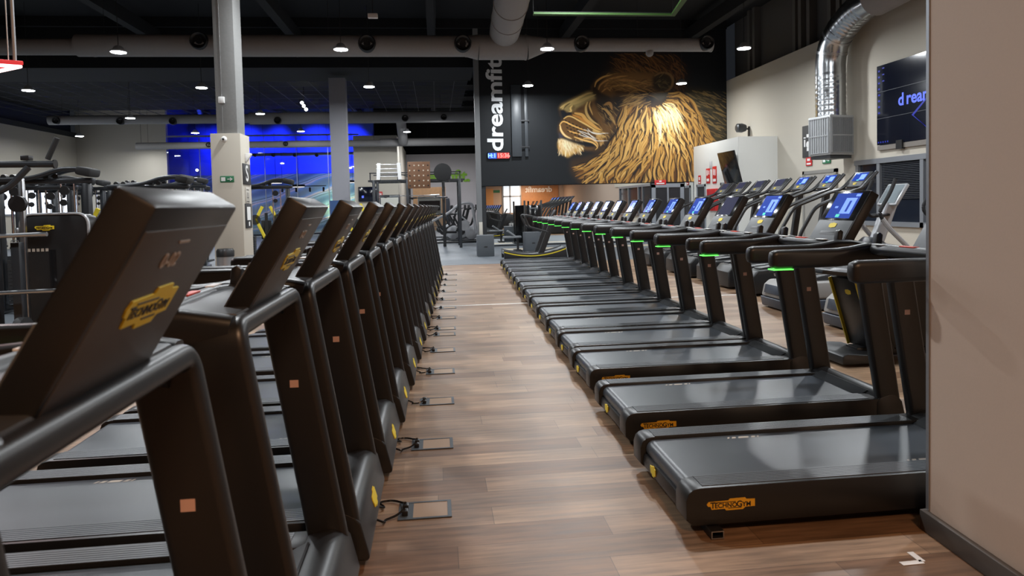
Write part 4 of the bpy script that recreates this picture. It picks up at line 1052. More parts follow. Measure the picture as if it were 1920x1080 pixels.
    for p_, cnt in ((0, 420), (1, 160)):
        for k in range(cnt):
            s = rng.uniform(0, len(G)-1.01); t0 = rng.uniform(0, .82); t1 = min(1, t0+rng.uniform(.12, .40))
            x, y = flow(s)[min(n0-1, int((t0+t1)/2*n0))]
            b = math.exp(-((x-900)/300)**2-((y-620)/260)**2); b = max(b, .45*math.exp(-((x-620)/240)**2-((y-720)/330)**2))
            if p_ == 0: c, w, a, wob = mixc(DK, MID, rng.random()), rng.uniform(5, 11), .8, 10
            elif p_ == 1: c, w, a, wob = mixc(MID, GOLD, min(1, .2+b*.9*rng.random()+.25*rng.random())), rng.uniform(3, 7), .8, 10
            elif p_ == 2: c, w, a, wob = mixc(BLK, DK, rng.random()), rng.uniform(2, 5.5), .8, 9
            else: c, w, a, wob = mixc(GOLD, HI, min(1, b*1.1)*rng.random()+.1), rng.uniform(1.4, 3.6), .85, 9
            if s > 8.5 and p_ != 2: c = mixc(c, (.34,.19,.05), .35)
            lock(s, t0, t1, w, c, a, wob)
    order = sorted([(rng.uniform(0, .86), rng.uniform(0, len(G)-1.01)) for _ in range(330)])[::-1]
    for t0, s in order:
        t1 = min(1, t0+rng.uniform(.14, .36)); P = flow(s)[int(t0*n0):max(int(t0*n0)+5, int(t1*n0))].copy(); m = len(P)
        ph = rng.uniform(0, 6.28); cyc = rng.uniform(3.5, 7)*(t1-t0)/.25; amp = rng.uniform(6, 15); th = np.linspace(0, cyc, m)+ph
        P[:, 0] += amp*np.sin(th); P[:, 1] += amp*.35*np.cos(th)
        x, y = P[m//2]
        b = math.exp(-((x-915)/260)**2-((y-600)/250)**2); b = max(b, .55*math.exp(-((x-640)/230)**2-((y-700)/330)**2), .35*math.exp(-((y-950)/140)**2))
        wl = rng.uniform(7, 16)
        stroke(off(P, wl*.5), wl*1.25, BLK, .85); stroke(P, wl*.95, mixc(DK, MID, min(1, .25+b*rng.random())), .9)
        stroke(off(P, -wl*.2), wl*.45, mixc(MID, GOLD, min(1, b*1.3)*rng.uniform(.4, 1)), .85)
        hi = mixc(GOLD, HI, min(1, b*1.4)*rng.random())
        if s > 8.7: hi = mixc(hi, (.30,.17,.05), .5)
        for d_ in (-.75, -.35, .1, .55):
            if rng.random() < .68: stroke(off(P, wl*d_*rng.uniform(.8, 1.2)), rng.uniform(1.3, 2.6), hi, .55+.4*b)
    poly([(905,470),(960,480),(985,600),(1010,720),(960,700),(930,600)], (.95,.70,.32), .10, 30)
    for k in range(70):
        s = rng.uniform(5.5, 8.6); t0 = rng.uniform(.02, .30); lock(s, t0, t0+rng.uniform(.12, .3), rng.uniform(1.3, 3.2), (1.0,.80,.44), .8, 6)
    for k in range(60):   # cheek tufts under the eye line running to the mane
        x, y = rng.uniform(590, 760), rng.uniform(370, 450); l = rng.uniform(50, 120); a = R(rng.uniform(140, 175))
        stroke(spline([(x+60,y-20),(x+60+l*.5*math.cos(a), y-20+l*.4*math.sin(a)),(x+60+l*math.cos(a), y-20+l*math.sin(a))], 8), rng.uniform(1.5, 4), mixc((.06,.03,.015), (.55,.32,.10), rng.random()), .7)
    # fade the lower left beard and the bottom right
    C[:] = np.clip(C, 0.004, .85)
    return C
C = lion(); Hh, Ww = C.shape[:2]
py, px = np.mgrid[0:Hh, 0:Ww]
fx = 1020+px/Ww*360.0; fy = 90+py/Hh*260.0
MY = LY-.003
P00, P10, P01 = at(1020, 90, MY), at(1380, 90, MY), at(1020, 350, MY); P11 = at(1380, 350, MY)
u = (px/Ww)[..., None]; v = (py/Hh)[..., None]
A = [np.array(p) for p in (P00, P10, P01, P11)]
XYZ = A[0]*(1-u)*(1-v)+A[1]*u*(1-v)+A[2]*(1-u)*v+A[3]*u*v
XYZ[..., 1] = MY
me = bpy.data.meshes.new('wall_mural')
idx = np.arange(Hh*Ww).reshape(Hh, Ww)
q = np.stack([idx[:-1, :-1], idx[1:, :-1], idx[1:, 1:], idx[:-1, 1:]], -1).reshape(-1, 4)
cx = XYZ.reshape(-1, 3)[q].mean(1)
keep = (cx[:, 2] > 2.33) & (cx[:, 0] < RW-.02)
q = q[keep]
me.vertices.add(Hh*Ww); me.vertices.foreach_set('co', XYZ.reshape(-1).astype(np.float32))
me.loops.add(len(q)*4); me.loops.foreach_set('vertex_index', q.reshape(-1).astype(np.int32))
me.polygons.add(len(q)); me.polygons.foreach_set('loop_start', (np.arange(len(q))*4).astype(np.int32)); me.polygons.foreach_set('loop_total', np.full(len(q), 4, np.int32))
me.update(); me.validate()
ca = me.color_attributes.new('paint', 'FLOAT_COLOR', 'POINT')
ca.data.foreach_set('color', np.concatenate([C, np.ones((Hh, Ww, 1), np.float32)], -1).reshape(-1).astype(np.float32))
mm = bpy.data.materials.new('lion_mural_paint'); mm.use_nodes = True
an = mm.node_tree.nodes.new('ShaderNodeVertexColor'); an.layer_name = 'paint'
bb = mm.node_tree.nodes['Principled BSDF']; bb.inputs['Roughness'].default_value = .6; bb.inputs['Specular IOR Level'].default_value = .3
mm.node_tree.links.new(an.outputs[0], bb.inputs['Base Color']); me.materials.append(mm)
o = bpy.data.objects.new('wall_mural', me); col(o); tag(o, 'large golden lion head mural painted on the black wall', 'mural')
# ------------------------------------------------------------------ climbers behind the right-hand row (local x = facing direction)
def make_climber():
    t = thing('climber_machine', 'climber', 'climbing machine')
    MB().prism([(.0,.03),(.0,.30),(.10,.42),(.75,.46),(1.0,.72),(1.75,.80),(1.95,.62),(2.05,.20),(2.05,.03)], 'xz', -.30, .30).build('body', BLACK, t, bevel=.03, seg=3)
    for s in (-1, 1):
        y0, y1_ = sorted((s*.302, s*.345))
        MB().prism([(.85,.46),(1.02,.76),(1.75,.84),(1.98,.64),(1.9,.60),(1.7,.74),(1.1,.66),(.95,.42)], 'xz', y0, y1_).build('side_cover', SILVER, t, bevel=.008)
        MB().prism([(.15,.42),(.62,.47),(.62,.50),(.15,.45)], 'xz', min(s*.05, s*.24), max(s*.05, s*.24)).build('pedal', DGREY, t, bevel=.006)
        p = fillet([(.80, s*.33, .46), (.78, s*.33, .95), (1.06, s*.33, 1.42), (1.72, s*.31, 1.66), (1.90, s*.28, 1.70), (2.17, s*.27, 1.97)], .12, 4)
        MB().sweep(p, circ(.031, 9)).build('handrail', BLACK, t)
    MB().rbar((1.85, 0, .75), (2.02, 0, 1.78), .09, .12, .02, up=(1,0,0)).build('console_post', BLACK, t)
    MB().bar((1.93, -.29, 1.70), (1.93, .29, 1.70), .03, .03).build('cross_grip', BLACK, t)
    c = MB().obox((2.045, 0, 1.845), (.05, .46, .31), (0, R(38), 0)).build('console', BLACK, t, bevel=.01)
    nx, nz = -math.cos(R(38)), math.sin(R(38)); ux, uz = math.sin(R(38)), math.cos(R(38))
    def face(mb, u0, u1, y0, y1_, off, m=0):
        v = []
        for u, y in ((u0, y1_), (u0, y0), (u1, y0), (u1, y1_)): v.append((2.045+nx*off+ux*u, y, 1.845+nz*off+uz*u))
        return mb.add(v, [(0,1,2,3)], m)
    b = face(MB(), -.035, .135, -.17, .17, .0262); face(b, -.01, .10, -.14, 0, .027, 1); face(b, .105, .125, .07, .15, .027, 1); face(b, -.03, -.012, -.02, .04, .027, 2)
    b.build('screen', [SCRBLUE, SCRLITE, SCRGRN], c, smooth=False, label='lit blue screen')
    face(MB(), -.14, -.05, -.17, .17, .0262).build('keypad_panel', SKINGREY, c, smooth=False)
    face(MB(), -.115, -.075, -.02, .06, .0275).build('console_emblem', YELLOW, c, smooth=False)
    MB().tube([(1.84, -.26, 1.66), (1.80, -.24, 1.60), (1.80, -.20, 1.60)], .01, 6).build('bottle_ring', BLACK, t)
    return t
cl0 = make_climber()
for k in range(7):
    o = cl0 if k == 0 else copy_tree(cl0)
    y = 10.75+.93*k; o.location = (5.02+.012*k, y, 0); o['group'] = 'climbing machines behind the right treadmills'
    o['label'] = 'black climbing machine behind the right treadmills, %s from the front of its row' % ORD[k]
    if k >= 3: 
        for c in o.children:
            for g in c.children:
                if g.name.startswith('screen'):
                    me = g.data.copy(); me.materials.clear(); [me.materials.append(SCRDIM) for _ in range(3)]; g.data = me; g['label'] = 'dark blank screen'
# ------------------------------------------------------------------ silver elliptical trainers
WARMG = mat('warm_grey_cover', (.30, .29, .28), .45)
SLATE = mat('slate_blue_plastic', (.045, .055, .075), .4)
def make_elliptical():
    t = thing('elliptical_trainer', 'elliptical', 'elliptical trainer')
    MB().prism([(-.02,.02),(-.05,.16),(1.35,.16),(1.38,.02)], 'xz', -.34, .34).build('base', SLATE, t, bevel=.02, seg=3)
    MB().prism([(-.04,.165),(.0,.33),(.08,.40),(1.25,.42),(1.36,.30),(1.36,.165)], 'xz', -.325, .325).build('rear_cover', WARMG, t, bevel=.03, seg=3)
    MB().prism([(-.05,.22),(-.022,.345),(-.012,.335),(-.035,.22)], 'xz', -.22, .22).build('cover_inset', SLATE, t, bevel=.004)
    MB().prism([(.2,.40),(.9,.52),(1.3,.62),(1.45,.45),(1.45,.38)], 'xz', -.20, .20).build('crank_cover', DGREY, t, bevel=.02)
    MB().prism([(1.2,.02),(1.25,.85),(1.45,1.0),(1.75,.8),(1.85,.02)], 'xz', -.17, .17).build('front_body', DGREY, t, bevel=.04, seg=3)
    MB().rbar((1.5, 0, .80), (1.75, 0, 1.45), .12, .18, .03, up=(1,0,0)).build('console_post', SILVER, t)
    for s in (-1, 1):
        MB().sweep(fillet([(.1, s*.18, .48), (.9, s*.18, .55), (1.55, s*.22, .40)], .2), circ(.032, 8)).build('pedal_arm', SILVER, t)
        MB().box(.05, .45, s*.18-.085, s*.18+.085, .50, .54).build('pedal', BLACKM, t, bevel=.012)
        MB().sweep(fillet([(1.95, s*.34, .35), (1.90, s*.32, .75), (1.55, s*.29, 1.10), (1.45, s*.27, 1.25)], .25, 5), circ(.033, 9)).build('moving_arm', SILVER, t)
        MB().sweep(fillet([(1.46, s*.27, 1.22), (1.40, s*.27, 1.34), (1.58, s*.26, 1.62), (1.66, s*.25, 1.80)], .10, 5), circ(.026, 9)).build('moving_grip', BLACKM, t)
        MB().sweep(fillet([(1.70, s*.05, 1.30), (1.30, s*.22, 1.28), (1.22, s*.25, 1.40), (1.28, s*.25, 1.52)], .08, 5), circ(.02, 8)).build('fixed_grip', BLACKM, t)
    c = MB().obox((1.80, 0, 1.58), (.05, .42, .36), (0, R(32), 0)).build('console', SILVER, t, bevel=.02)
    a = R(32); v = [(1.80-math.cos(a)*.028+math.sin(a)*u, y, 1.58+math.sin(a)*.028+math.cos(a)*u) for u, y in ((-.15,.18),(-.15,-.18),(.15,-.18),(.15,.18))]
    MB().add(v, [(0,1,2,3)]).build('screen', mat('lcd_grey', (.20,.24,.26), .3), c, smooth=False)
    return t
el0 = make_elliptical()
for k, (x, y, lab) in enumerate(((4.72, 7.55, 'elliptical trainer partly behind the beige wall, grey base seen between treadmill posts'),
                                 (4.72, 9.15, 'silver elliptical trainer with long curved arms in front of the dark windows'))):
    o = el0 if k == 0 else copy_tree(el0); o.location = (x, y, 0); o['label'] = lab; o['group'] = 'silver elliptical trainers'
# ------------------------------------------------------------------ low black machines with yellow stripes
def make_ski():
    t = thing('sled_trainer', 'trainer', 'training machine')
    MB().prism([(.0,.02),(.0,.10),(.05,.12),(.40,.09),(.50,.02)], 'xz', -.34, .34).build('front_foot', DGREY, t, bevel=.015)
    MB().box(.30, 1.6, -.09, .09, .03, .12).build('floor_beam', BLACK, t, bevel=.01)
    MB().prism([(.42,.10),(.22,.78),(.30,.80),(.62,.10)], 'xz', -.205, .205).build('upright_panel', BLACK, t, bevel=.01)
    for s in (-1, 1): MB().bar((.415, s*.213, .10), (.215, s*.213, .775), .014, .035, up=(1,0,0)).build('yellow_edge', YPAINT, t)
    MB().prism([(.35,.76),(.9,1.05),(1.5,.95),(1.6,.1),(.6,.1)], 'xz', -.19, .19).build('flywheel_housing', BLACK, t, bevel=.04, seg=3)
    MB().prism([(-.15,.86),(.35,.80),(.36,.83),(-.14,.90)], 'xz', -.26, .26).build('pad', DGREY, t, bevel=.01)
    place(small_emblem(.09, .055), (.205, -.1, .66), (0,-1,0), (-.28,0,1)).build('emblem', YELLOW, t, smooth=False)
    return t
s0 = make_ski()
q_ = atz(1592, 643, .10)
s0.location = (q_.x-.415, q_.y-.213, 0); s0['label'] = 'low black training machine with two yellow edges behind the nearest treadmill posts'
# ------------------------------------------------------------------ curved treadmill and boxes at the end of the wood floor
t = thing('curved_treadmill', 'curved manual treadmill with yellow side stripes on the grey rubber floor', 'treadmill', (1.85, 19.35, 0))
def arc(x): return .16+.16*((x-.8)/.9)**2
xs_ = np.linspace(0, 1.75, 15)
MB().prism([(x, arc(x)) for x in xs_]+[(x, arc(x)-.10) for x in xs_[::-1]], 'xz', -.30, .30).build('slat_belt', mat('slat_grey', (.20,.21,.22), .45), t)
for s in (-1, 1):
    y0, y1_ = sorted((s*.31, s*.42))
    MB().prism([(x, arc(x)+.03) for x in xs_]+[(1.8,.05),(.0,.05)], 'xz', y0, y1_).build('side_frame', BLACK, t, bevel=.01)
    b = MB(); b.sweep([(x, s*.422, arc(x)-.03) for x in xs_], [(-.004,-.014),(.004,-.014),(.004,.014),(-.004,.014)]); b.build('yellow_stripe', YPAINT, t)
    MB().rbar((1.02, s*.37, .12), (1.42, s*.37, 1.16), .05, .16, .015, up=(1,0,0)).build('upright', BLACK, t)
    MB().sweep(fillet([(1.38, s*.37, 1.10), (.62, s*.37, 1.28), (.60, s*.37, 1.24), (.72, s*.37, .95), (1.28, s*.37, .78)], .06, 4), circ(.028, 8)).build('handrail', BLACK, t)
MB().tube([(1.42, -.37, 1.16), (1.42, .37, 1.16)], .03, 8).build('front_bar', BLACK, t)
MB().obox((1.48, 0, 1.30), (.04, .34, .24), (0, R(30), 0)).build('console', BLACK, t, bevel=.008)
BOXM = mat('slate_jump_box', (.060, .068, .078), .6, bump=.05, bscale=150)
def make_box():
    t = thing('jump_box', 'box', 'jump box')
    w = .52
    MB().box(-w/2, w/2, 0, w, 0, .655).build('box_shell', BOXM, t, bevel=.012)
    MB().sweep([(-.05, -.003, .30), (.05, -.003, .30)], rrect(.010, .034, .004, 2), scale=None).build('hand_slot', BLACKM, t)
    return t
b0 = make_box()
for k, (x, y, rz, lab) in enumerate(((1.49, 21.0, 0, 'slate grey jump box alone at the left end of the mirror wall'), (3.17, 22.35, R(4), 'slate grey jump box behind the curved treadmill'))):
    o = b0 if k == 0 else copy_tree(b0); o.location = (x, y, 0); o.rotation_euler = (0, 0, rz); o['label'] = lab; o['group'] = 'slate grey jump boxes'
p_ = MB().box(1.60, 1.73, LY-.16, LY-.03, 0, .95).build('wall_guard', mat('guard_cream', (.50,.47,.41), .7), bevel=.005); tag(p_, 'pale corner guard post at the foot of the lion wall end', 'corner guard')
t = thing('adjustable_bench', 'small black exercise bench with grey pads in front of the mirror', 'bench', (2.72, 23.0, 0))
MB().box(-.12, .12, -.35, .35, .0, .05).build('foot', BLACK, t); MB().bar((0, 0, .05), (0, 0, .45), .07, .07, up=(1,0,0)).build('leg', BLACK, t)
MB().box(-.5, .12, -.14, .14, .45, .52).build('seat_pad', MGREY, t, bevel=.02); MB().rbar((-.1, 0, .52), (-.35, 0, .70), .26, .06, .02).build('back_pad', MGREY, t)
t = thing('selector_machine', 'tall black weight machine with two uprights before the mirror', 'weight machine', (3.45, 24.3, 0))
for x in (-.30, .30): MB().box(x-.03, x+.03, -.06, .06, 0, 1.72).build('upright', BLACK, t, bevel=.006)
MB().box(-.25, .25, -.12, .12, .05, 1.55).build('weight_shroud', BLACKG, t, bevel=.02); MB().box(-.12, .12, -.135, -.121, 1.42, 1.46).build('shroud_plate', MGREY, t, bevel=.003)
MB().box(-.36, .36, -.3, .3, 0, .05).build('base', BLACK, t, bevel=.01)
# ------------------------------------------------------------------ cable stations and weight machines on the left
def make_station(w=1.35, h=2.15, arm=True, arm_side=1):
    t = thing('cable_station', 'station', 'cable machine')
    for x in (-w/2, w/2):
        MB().box(x-.05, x+.05, -.07, .07, 0, h).build('upright', GUN, t, bevel=.012)
        MB().box(x-.06, x+.06, -.55, .55, 0, .06).build('base_foot', GUN, t, bevel=.01)
    MB().box(-w/2-.12, w/2+.12, -.06, .06, h, h+.09).build('top_beam', GUN, t, bevel=.02)
    MB().box(-w/2, w/2, -.05, .05, .06, .14).build('lower_beam', GUN, t, bevel=.01)
    if arm:
        for y in (-.13, .13):
            MB().sweep(fillet([(-w/2*arm_side, y, h+.07), (-w*.05*arm_side, y, h+.09), (w*.25*arm_side, y, h+.24), (w*.45*arm_side, y, h+.24), (w*.56*arm_side, y, h+.19)], .22, 5), rrect(.085, .07, .02, 2)).build('boom_arm', GUN, t)
        MB().obox((w*.52*arm_side, 0, h+.19), (.24, .38, .14), (0, R(14*arm_side), 0)).build('boom_pad', BLACKM, t, bevel=.04)
    for x in (-w*.28, w*.28):
        for dx in (-.10, .10): MB().cyl((x+dx, 0, h*.5+.05), .014, h-.1, 'z', 8).build('guide_rod', CHROME, t)
        st = MB()
        for k in range(12): st.box(x-.17, x+.17, -.09, .09, .16+k*.062, .216+k*.062)
        st.build('weight_stack', DGREY, t, smooth=False)
        MB().cyl((x, -.10, h-.12), .075, .035, 'y', 16).build('pulley', BLACK, t); MB().cyl((x, -.14, h-.32), .055, .03, 'y', 16).build('pulley', BLACK, t)
        MB().tube([(x, -.14, h-.34), (x, -.16, 1.25)], .005, 5).build('cable', BLACK, t)
        g = MB().tube([(x-.07, -.16, 1.10), (x-.05, -.16, 1.22), (x+.05, -.16, 1.22), (x+.07, -.16, 1.10)], .007, 6, closed=True).build('handle', STEEL, t)
        MB().tube([(x-.07, -.16, 1.10), (x+.07, -.16, 1.10)], .017, 8).build('grip', BLACKM, g)
    for x in (-w/2, w/2):
        MB().box(x-.035, x+.035, -.16, -.10, 1.15, 1.32).build('slide_block', STEEL, t, bevel=.01)
    for x in (-w*.42, -w*.32, w*.05, w*.16): MB().cyl((x, 0, h+.125), .045, .09, 'y', 12).build('top_pulley', BLACK, t)
    MB().box(-w*.5-.001, -w*.5+.05, -.078, -.0705, h-.4, h-.2).build('instruction_plate', MGREY, t)
    return t
st0 = make_station()
st_spots = [(-6.35, 11.9, .97, 0), (-5.65, 14.2, .95, 0), (-7.4, 13.4, .95, 10), (-8.5, 12.2, .97, -8), (-6.3, 16.2, 1.0, 0), (-8.6, 16.5, 1.0, 12), (-10.6, 15.2, 1.0, 0), (-4.62, 18.9, 1.0, 0), (-7.2, 20.0, 1.05, 5), (-10.0, 20.5, 1.05, -6), (-12.8, 18.6, 1.05, 0), (-12.0, 23.5, 1.08, 0), (-9.0, 25.0, 1.1, 8), (-15.2, 24.0, 1.1, 0), (-7.9, 22.4, 1.0, 0), (-13.5, 28.5, 1.1, 0)]
for k, (x, y, s, rz) in enumerate(st_spots):
    o = st0 if k == 0 else copy_tree(st0); o.location = (x, y, 0); o.rotation_euler = (0, 0, R(rz)); o.scale = (1, 1, s)
    o['group'] = 'cable stations on the left of the hall'
    o['label'] = ['dark cable station with raised arm, just left of the concrete column, nearest of all', 'dark cable station directly left of the beige column', 'dark cable station second from the front, left of the column', 'dark cable station just behind the grey pull up tower'][k] if k < 4 else \
        'dark cable station, %s in depth among those left of the treadmills' % ORD[k]
o = None
# pull-up tower at the left edge
TX, TY = -5.35, 9.0
t = thing('pull_up_tower', 'grey pull up tower with angled grip horns at the left edge', 'pull up tower', (TX, TY, 0))
for x in (-.05, .22): MB().box(x-.05, x+.05, -.06, .06, 0, 1.25 if x > 0 else 2.2).build('upright', GUN, t, bevel=.01)
MB().box(.09, .145, .3, .36, 0, 2.05).build('chrome_rail', STEEL, t, bevel=.008)
MB().sweep([(-1.1, 0, 2.22), (.70, 0, 2.20)], rrect(.10, .08, .03, 3)).build('top_tube', GUN, t)
MB().cyl((.70, 0, 2.20), .055, .02, 'x', 18).build('tube_cap', BLACK, t)
for (a_, b__) in (((.02, 0, 2.24), (-.22, 0, 2.66)), ((.62, .0, 2.26), (.74, 0, 2.52))): MB().tube([a_, b__], .032, 10).build('grip_horn', BLACKM, t)
for x in (-.08, .38): MB().box(x-.05, x+.05, -.05, .05, 2.25, 2.31).build('clamp', BLACK, t, bevel=.01)
MB().sweep(fillet([(.45, -.1, 2.16), (.25, -.15, 1.92), (.05, -.2, 1.82), (-.15, -.2, 1.80)], .1, 5), circ(.038, 10)).build('bent_handle', GUN, t)
MB().cyl((.28, -.05, 1.72), .10, .06, 'y', 18).build('pulley', BLACK, t)
MB().tube([(-.3, -.1, 1.325), (.62, -.1, 1.345)], .028, 10).build('front_bar', STEEL, t)
MB().tube([(-.3, -.15, .64), (.9, -.15, .66)], .026, 10).build('lower_bar', STEEL, t)
for x in (.30, .62): MB().cyl((x, -.12, .17), .17, .09, 'x', 20).build('roller_pad', BLACKM, t)
MB().box(-.6, .9, -.08, .08, .0, .07).build('base', GUN, t, bevel=.01)
t = thing('weight_machine', 'black rounded weight machine with yellow logo behind the nearest treadmill console', 'weight machine', (-5.0, 9.75, 0))
prof = fillet([(-.42,0,.05),(-.42,0,1.58),(.42,0,1.58),(.42,0,.05)], .16, 6); poly = [(p.x, p.z) for p in prof]
MB().prism(poly, 'xz', -.16, .16).build('shroud', BLACK, t, bevel=.02, seg=3)
MB().sweep([(a_[0], -.15, a_[1]+.012) for a_ in poly], rrect(.05, .03, .012, 2)).build('trim_tube', SILVER, t)
MB().box(-.08, .0, -.166, -.161, .35, 1.12).build('stack_slot', BLACKG, t, smooth=False)
lp = place(logo_plate(.24, .075), (-.12, -.166, 1.41), (1,0,0), (0,0,1)).build('logo_badge', YELLOW, t, smooth=False); place(logo_letters(.24, .065), (-.12, -.169, 1.41), (1,0,0), (0,0,1)).build('badge_lettering', LETTER, lp, smooth=False)
b = MB()
for k in range(5): b.box(-.34+k*.055, -.305+k*.055, -.166, -.162, 1.10, 1.14)
b.build('weight_numbers', PRINT, t, smooth=False)
MB().box(-.46, .46, -.3, .3, 0, .06).build('base', BLACK, t, bevel=.01)
# yellow plate-loaded machines near the studio glass
def make_lever():
    t = thing('lever_machine', 'lever', 'weight machine')
    MB().box(-.5, .5, -.05, .05, 0, .08).build('base', BLACK, t, bevel=.01); MB().box(-.05, .05, -.6, .6, 0, .08).build('base_rail', BLACK, t, bevel=.01)
    for s in (-1, 1):
        MB().rbar((s*.02, -.25, .55), (s*.34, -.25, 1.30), .10, .06, .015, up=(0,1,0)).build('lever_arm', YPAINT, t)
        MB().rbar((s*.34, -.25, 1.28), (s*.12, -.25, 1.72), .10, .06, .015, up=(0,1,0)).build('upper_arm', YPAINT, t)
        MB().cyl((s*.36, -.25, 1.28), .17, .06, 'y', 20).build('weight_plate', BLACKM, t)
    MB().bar((0, .15, .05), (0, .15, 1.5), .10, .10, up=(1,0,0)).build('mast', BLACK, t)
    MB().box(-.2, .2, -.15, .25, .45, .53).build('seat', BLACKM, t, bevel=.03); MB().box(-.17, .17, .26, .34, .60, 1.25).build('back_pad', BLACKM, t, bevel=.03)
    return t
l0 = make_lever()
for k, (x, y, rz, lab) in enumerate(((-5.75, 24.0, 15, 'yellow armed lever machine right of the near column, left one of the pair'), (-4.95, 24.6, -10, 'yellow armed lever machine right of the near column, right one of the pair'),
                                     (-2.6, 22.3, 20, 'yellow armed lever machine glimpsed between the left treadmill consoles'), (-8.2, 18.2, 0, 'yellow armed lever machine among the cable stations left of the column'))):
    o = l0 if k == 0 else copy_tree(l0); o.location = (x, y, 0); o.rotation_euler = (0, 0, R(rz)); o['label'] = lab; o['group'] = 'yellow lever machines'
# ------------------------------------------------------------------ training rig in the passage with what stands on it
t = thing('training_rig', 'dark steel training rig with six posts beyond the treadmills', 'training rig', (0, 26, 0))
for x in (-2.30, -1.05, .90):
    for y in (0, 1.7):
        MB().box(x-.05, x+.05, y-.05, y+.05, 0, 2.62).build('post', GUN, t, bevel=.006)
for y in (0, 1.7):
    MB().box(-2.5, 1.1, y-.035, y+.035, 2.55, 2.62).build('top_rail', GUN, t); MB().box(-2.45, .95, y-.02, y+.02, 2.86, 2.90).build('upper_rail', GUN, t)
for x in (-2.42, -1.4, -.4, .55, .92):
    MB().box(x-.02, x+.02, -.02, .02, 2.6, 2.9).build('strut', GUN, t); MB().bar((x, 0, 2.58), (x, 1.7, 2.58), .05, .05).build('cross_bar', GUN, t)
for a_, b__ in (((-1.4, 0, 2.88), (-.75, 0, 2.6)), ((-.05, 0, 2.88), (.55, 0, 2.62)), ((-.8, 0, 2.45), (.2, 0, 2.60))): MB().bar(a_, b__, .03, .03).build('brace', GUN, t)
for x in (-1.05, .30): MB().box(x-.06, x+.06, .9, 1.0, 0, 2.55).build('rack_post', BLACK, t, bevel=.01)
for k, (x0, x1, z, y, m_) in enumerate(((-1.75, .15, 2.02, .35, STEEL), (-1.1, .45, 1.93, .55, GUN))):
    o = thing('barbell', ['bright steel barbell racked across the training rig', 'dark barbell just below the bright one on the rig'][k], 'barbell', ((x0+x1)/2, 26+y, z))
    L_ = x1-x0; MB().cyl((0,0,0), .016, L_, 'x', 10).build('bar', m_, o)
    for s in (-1, 1): MB().cyl((s*(L_/2-.18), 0, 0), .028, .36, 'x', 12).build('sleeve', m_, o)
for k, (x, y, z) in enumerate(((-1.9, 26.35, 1.985), (.0, 26.35, 1.985), (-.9, 26.55, 1.895), (.3, 26.55, 1.895))):
    MB().box(x-.03, x+.03, y-26-.3, y-26+.3, z-.03, z+.015).build('bar_hook', GUN, t)
t = thing('wall_ladder', 'white rung ladder frame standing on top of the training rig', 'ladder', (-1.72, 25.95, 2.63))
for x in (-.42, .42): MB().bar((x*.95, 0, 0), (x*.86, 0, .62), .13, .06, up=(0,1,0)).build('stile', WHITE, t)
for z in (.12, .26, .40, .56): MB().tube([(-.46, 0, z), (.46, 0, z)], .016, 8).build('rung', STEEL, t)
for x in (-.36, .36): MB().bar((x, .45, 0), (x, .02, .58), .06, .03, up=(1,0,0)).build('rear_stay', SILVER, t)
pb = MB().box(-.42, .42, -.03, .03, -.50, .50).build('peg_board', BROWNB, bevel=.006); pb.location = (-.61, 25.936, 2.78); tag(pb, 'brown wooden peg board with holes on the training rig', 'peg board')
PEGH = mat('peg_hole_rim', (.55, .48, .38), .5)
for i in range(5):
    for j in range(5):
        MB().cyl((-.34+.17*i, -.034, -.40+.19*j), .028, .008, 'y', 10).build('peg_hole', PEGH if (i*3+j*2) % 4 else BLACKM, pb)
dk = MB().cyl((0, 0, 0), .335, .06, 'y', 36).build('target_disc', BLACKM, bevel=.004); dk.location = (.28, 25.93, 2.87); tag(dk, 'round black ball target disc on the right of the rig', 'target disc')
MB().box(-.03, .03, .0301, .036, -.3, .2).build('mount_bar', GUN, dk)
# ------------------------------------------------------------------ bikes, counter and shelves beyond the rig
def make_bike():
    t = thing('exercise_bike', 'bike', 'exercise bike')
    for x in (-.5, .5): MB().box(x-.04, x+.04, -.27, .27, 0, .06).build('foot', BLACK, t, bevel=.01)
    MB().rbar((-.5, 0, .05), (.5, 0, .05), .06, .06, .01).build('base_beam', GUN, t)
    MB().lathe([(.05,-.03),(.24,-.03),(.26,-.02),(.26,.02),(.24,.03),(.05,.03)], 24, (.35, 0, .33), axis='y').build('flywheel', SILVER, t)
    MB().sweep(fillet([(-.35, 0, .95), (-.05, 0, .42), (.35, 0, .62), (.50, 0, 1.15)], .1, 5), rrect(.06, .08, .02, 2)).build('frame', BLACK, t)
    MB().lathe([(.02,-.05),(.14,-.05),(.15,0),(.14,.05),(.02,.05)], 20, (-.05, 0, .38), axis='y').build('crank_cover', BLACK, t)
    for s in (-1, 1):
        MB().bar((-.05, s*.09, .38), (-.05+s*.12, s*.09, .38-s*.12), .02, .03).build('crank', STEEL, t); MB().box(-.10+s*.12, .0+s*.12, s*.15-.05, s*.15+.05, .37-s*.12, .39-s*.12).build('pedal', BLACK, t)
        MB().sweep(fillet([(.48, 0, 1.15), (.55, s*.16, 1.18), (.75, s*.18, 1.25)], .05, 4), circ(.016, 7)).build('handlebar', BLACKM, t)
    MB().prism([(-.50,.98),(-.20,1.0),(-.20,1.04),(-.50,1.06)], 'xz', -.10, .10).build('saddle', BLACKM, t, bevel=.02)
    MB().box(.52, .56, -.12, .12, 1.18, 1.36).build('console', BLACK, t, bevel=.01)
    return t
bk = make_bike()
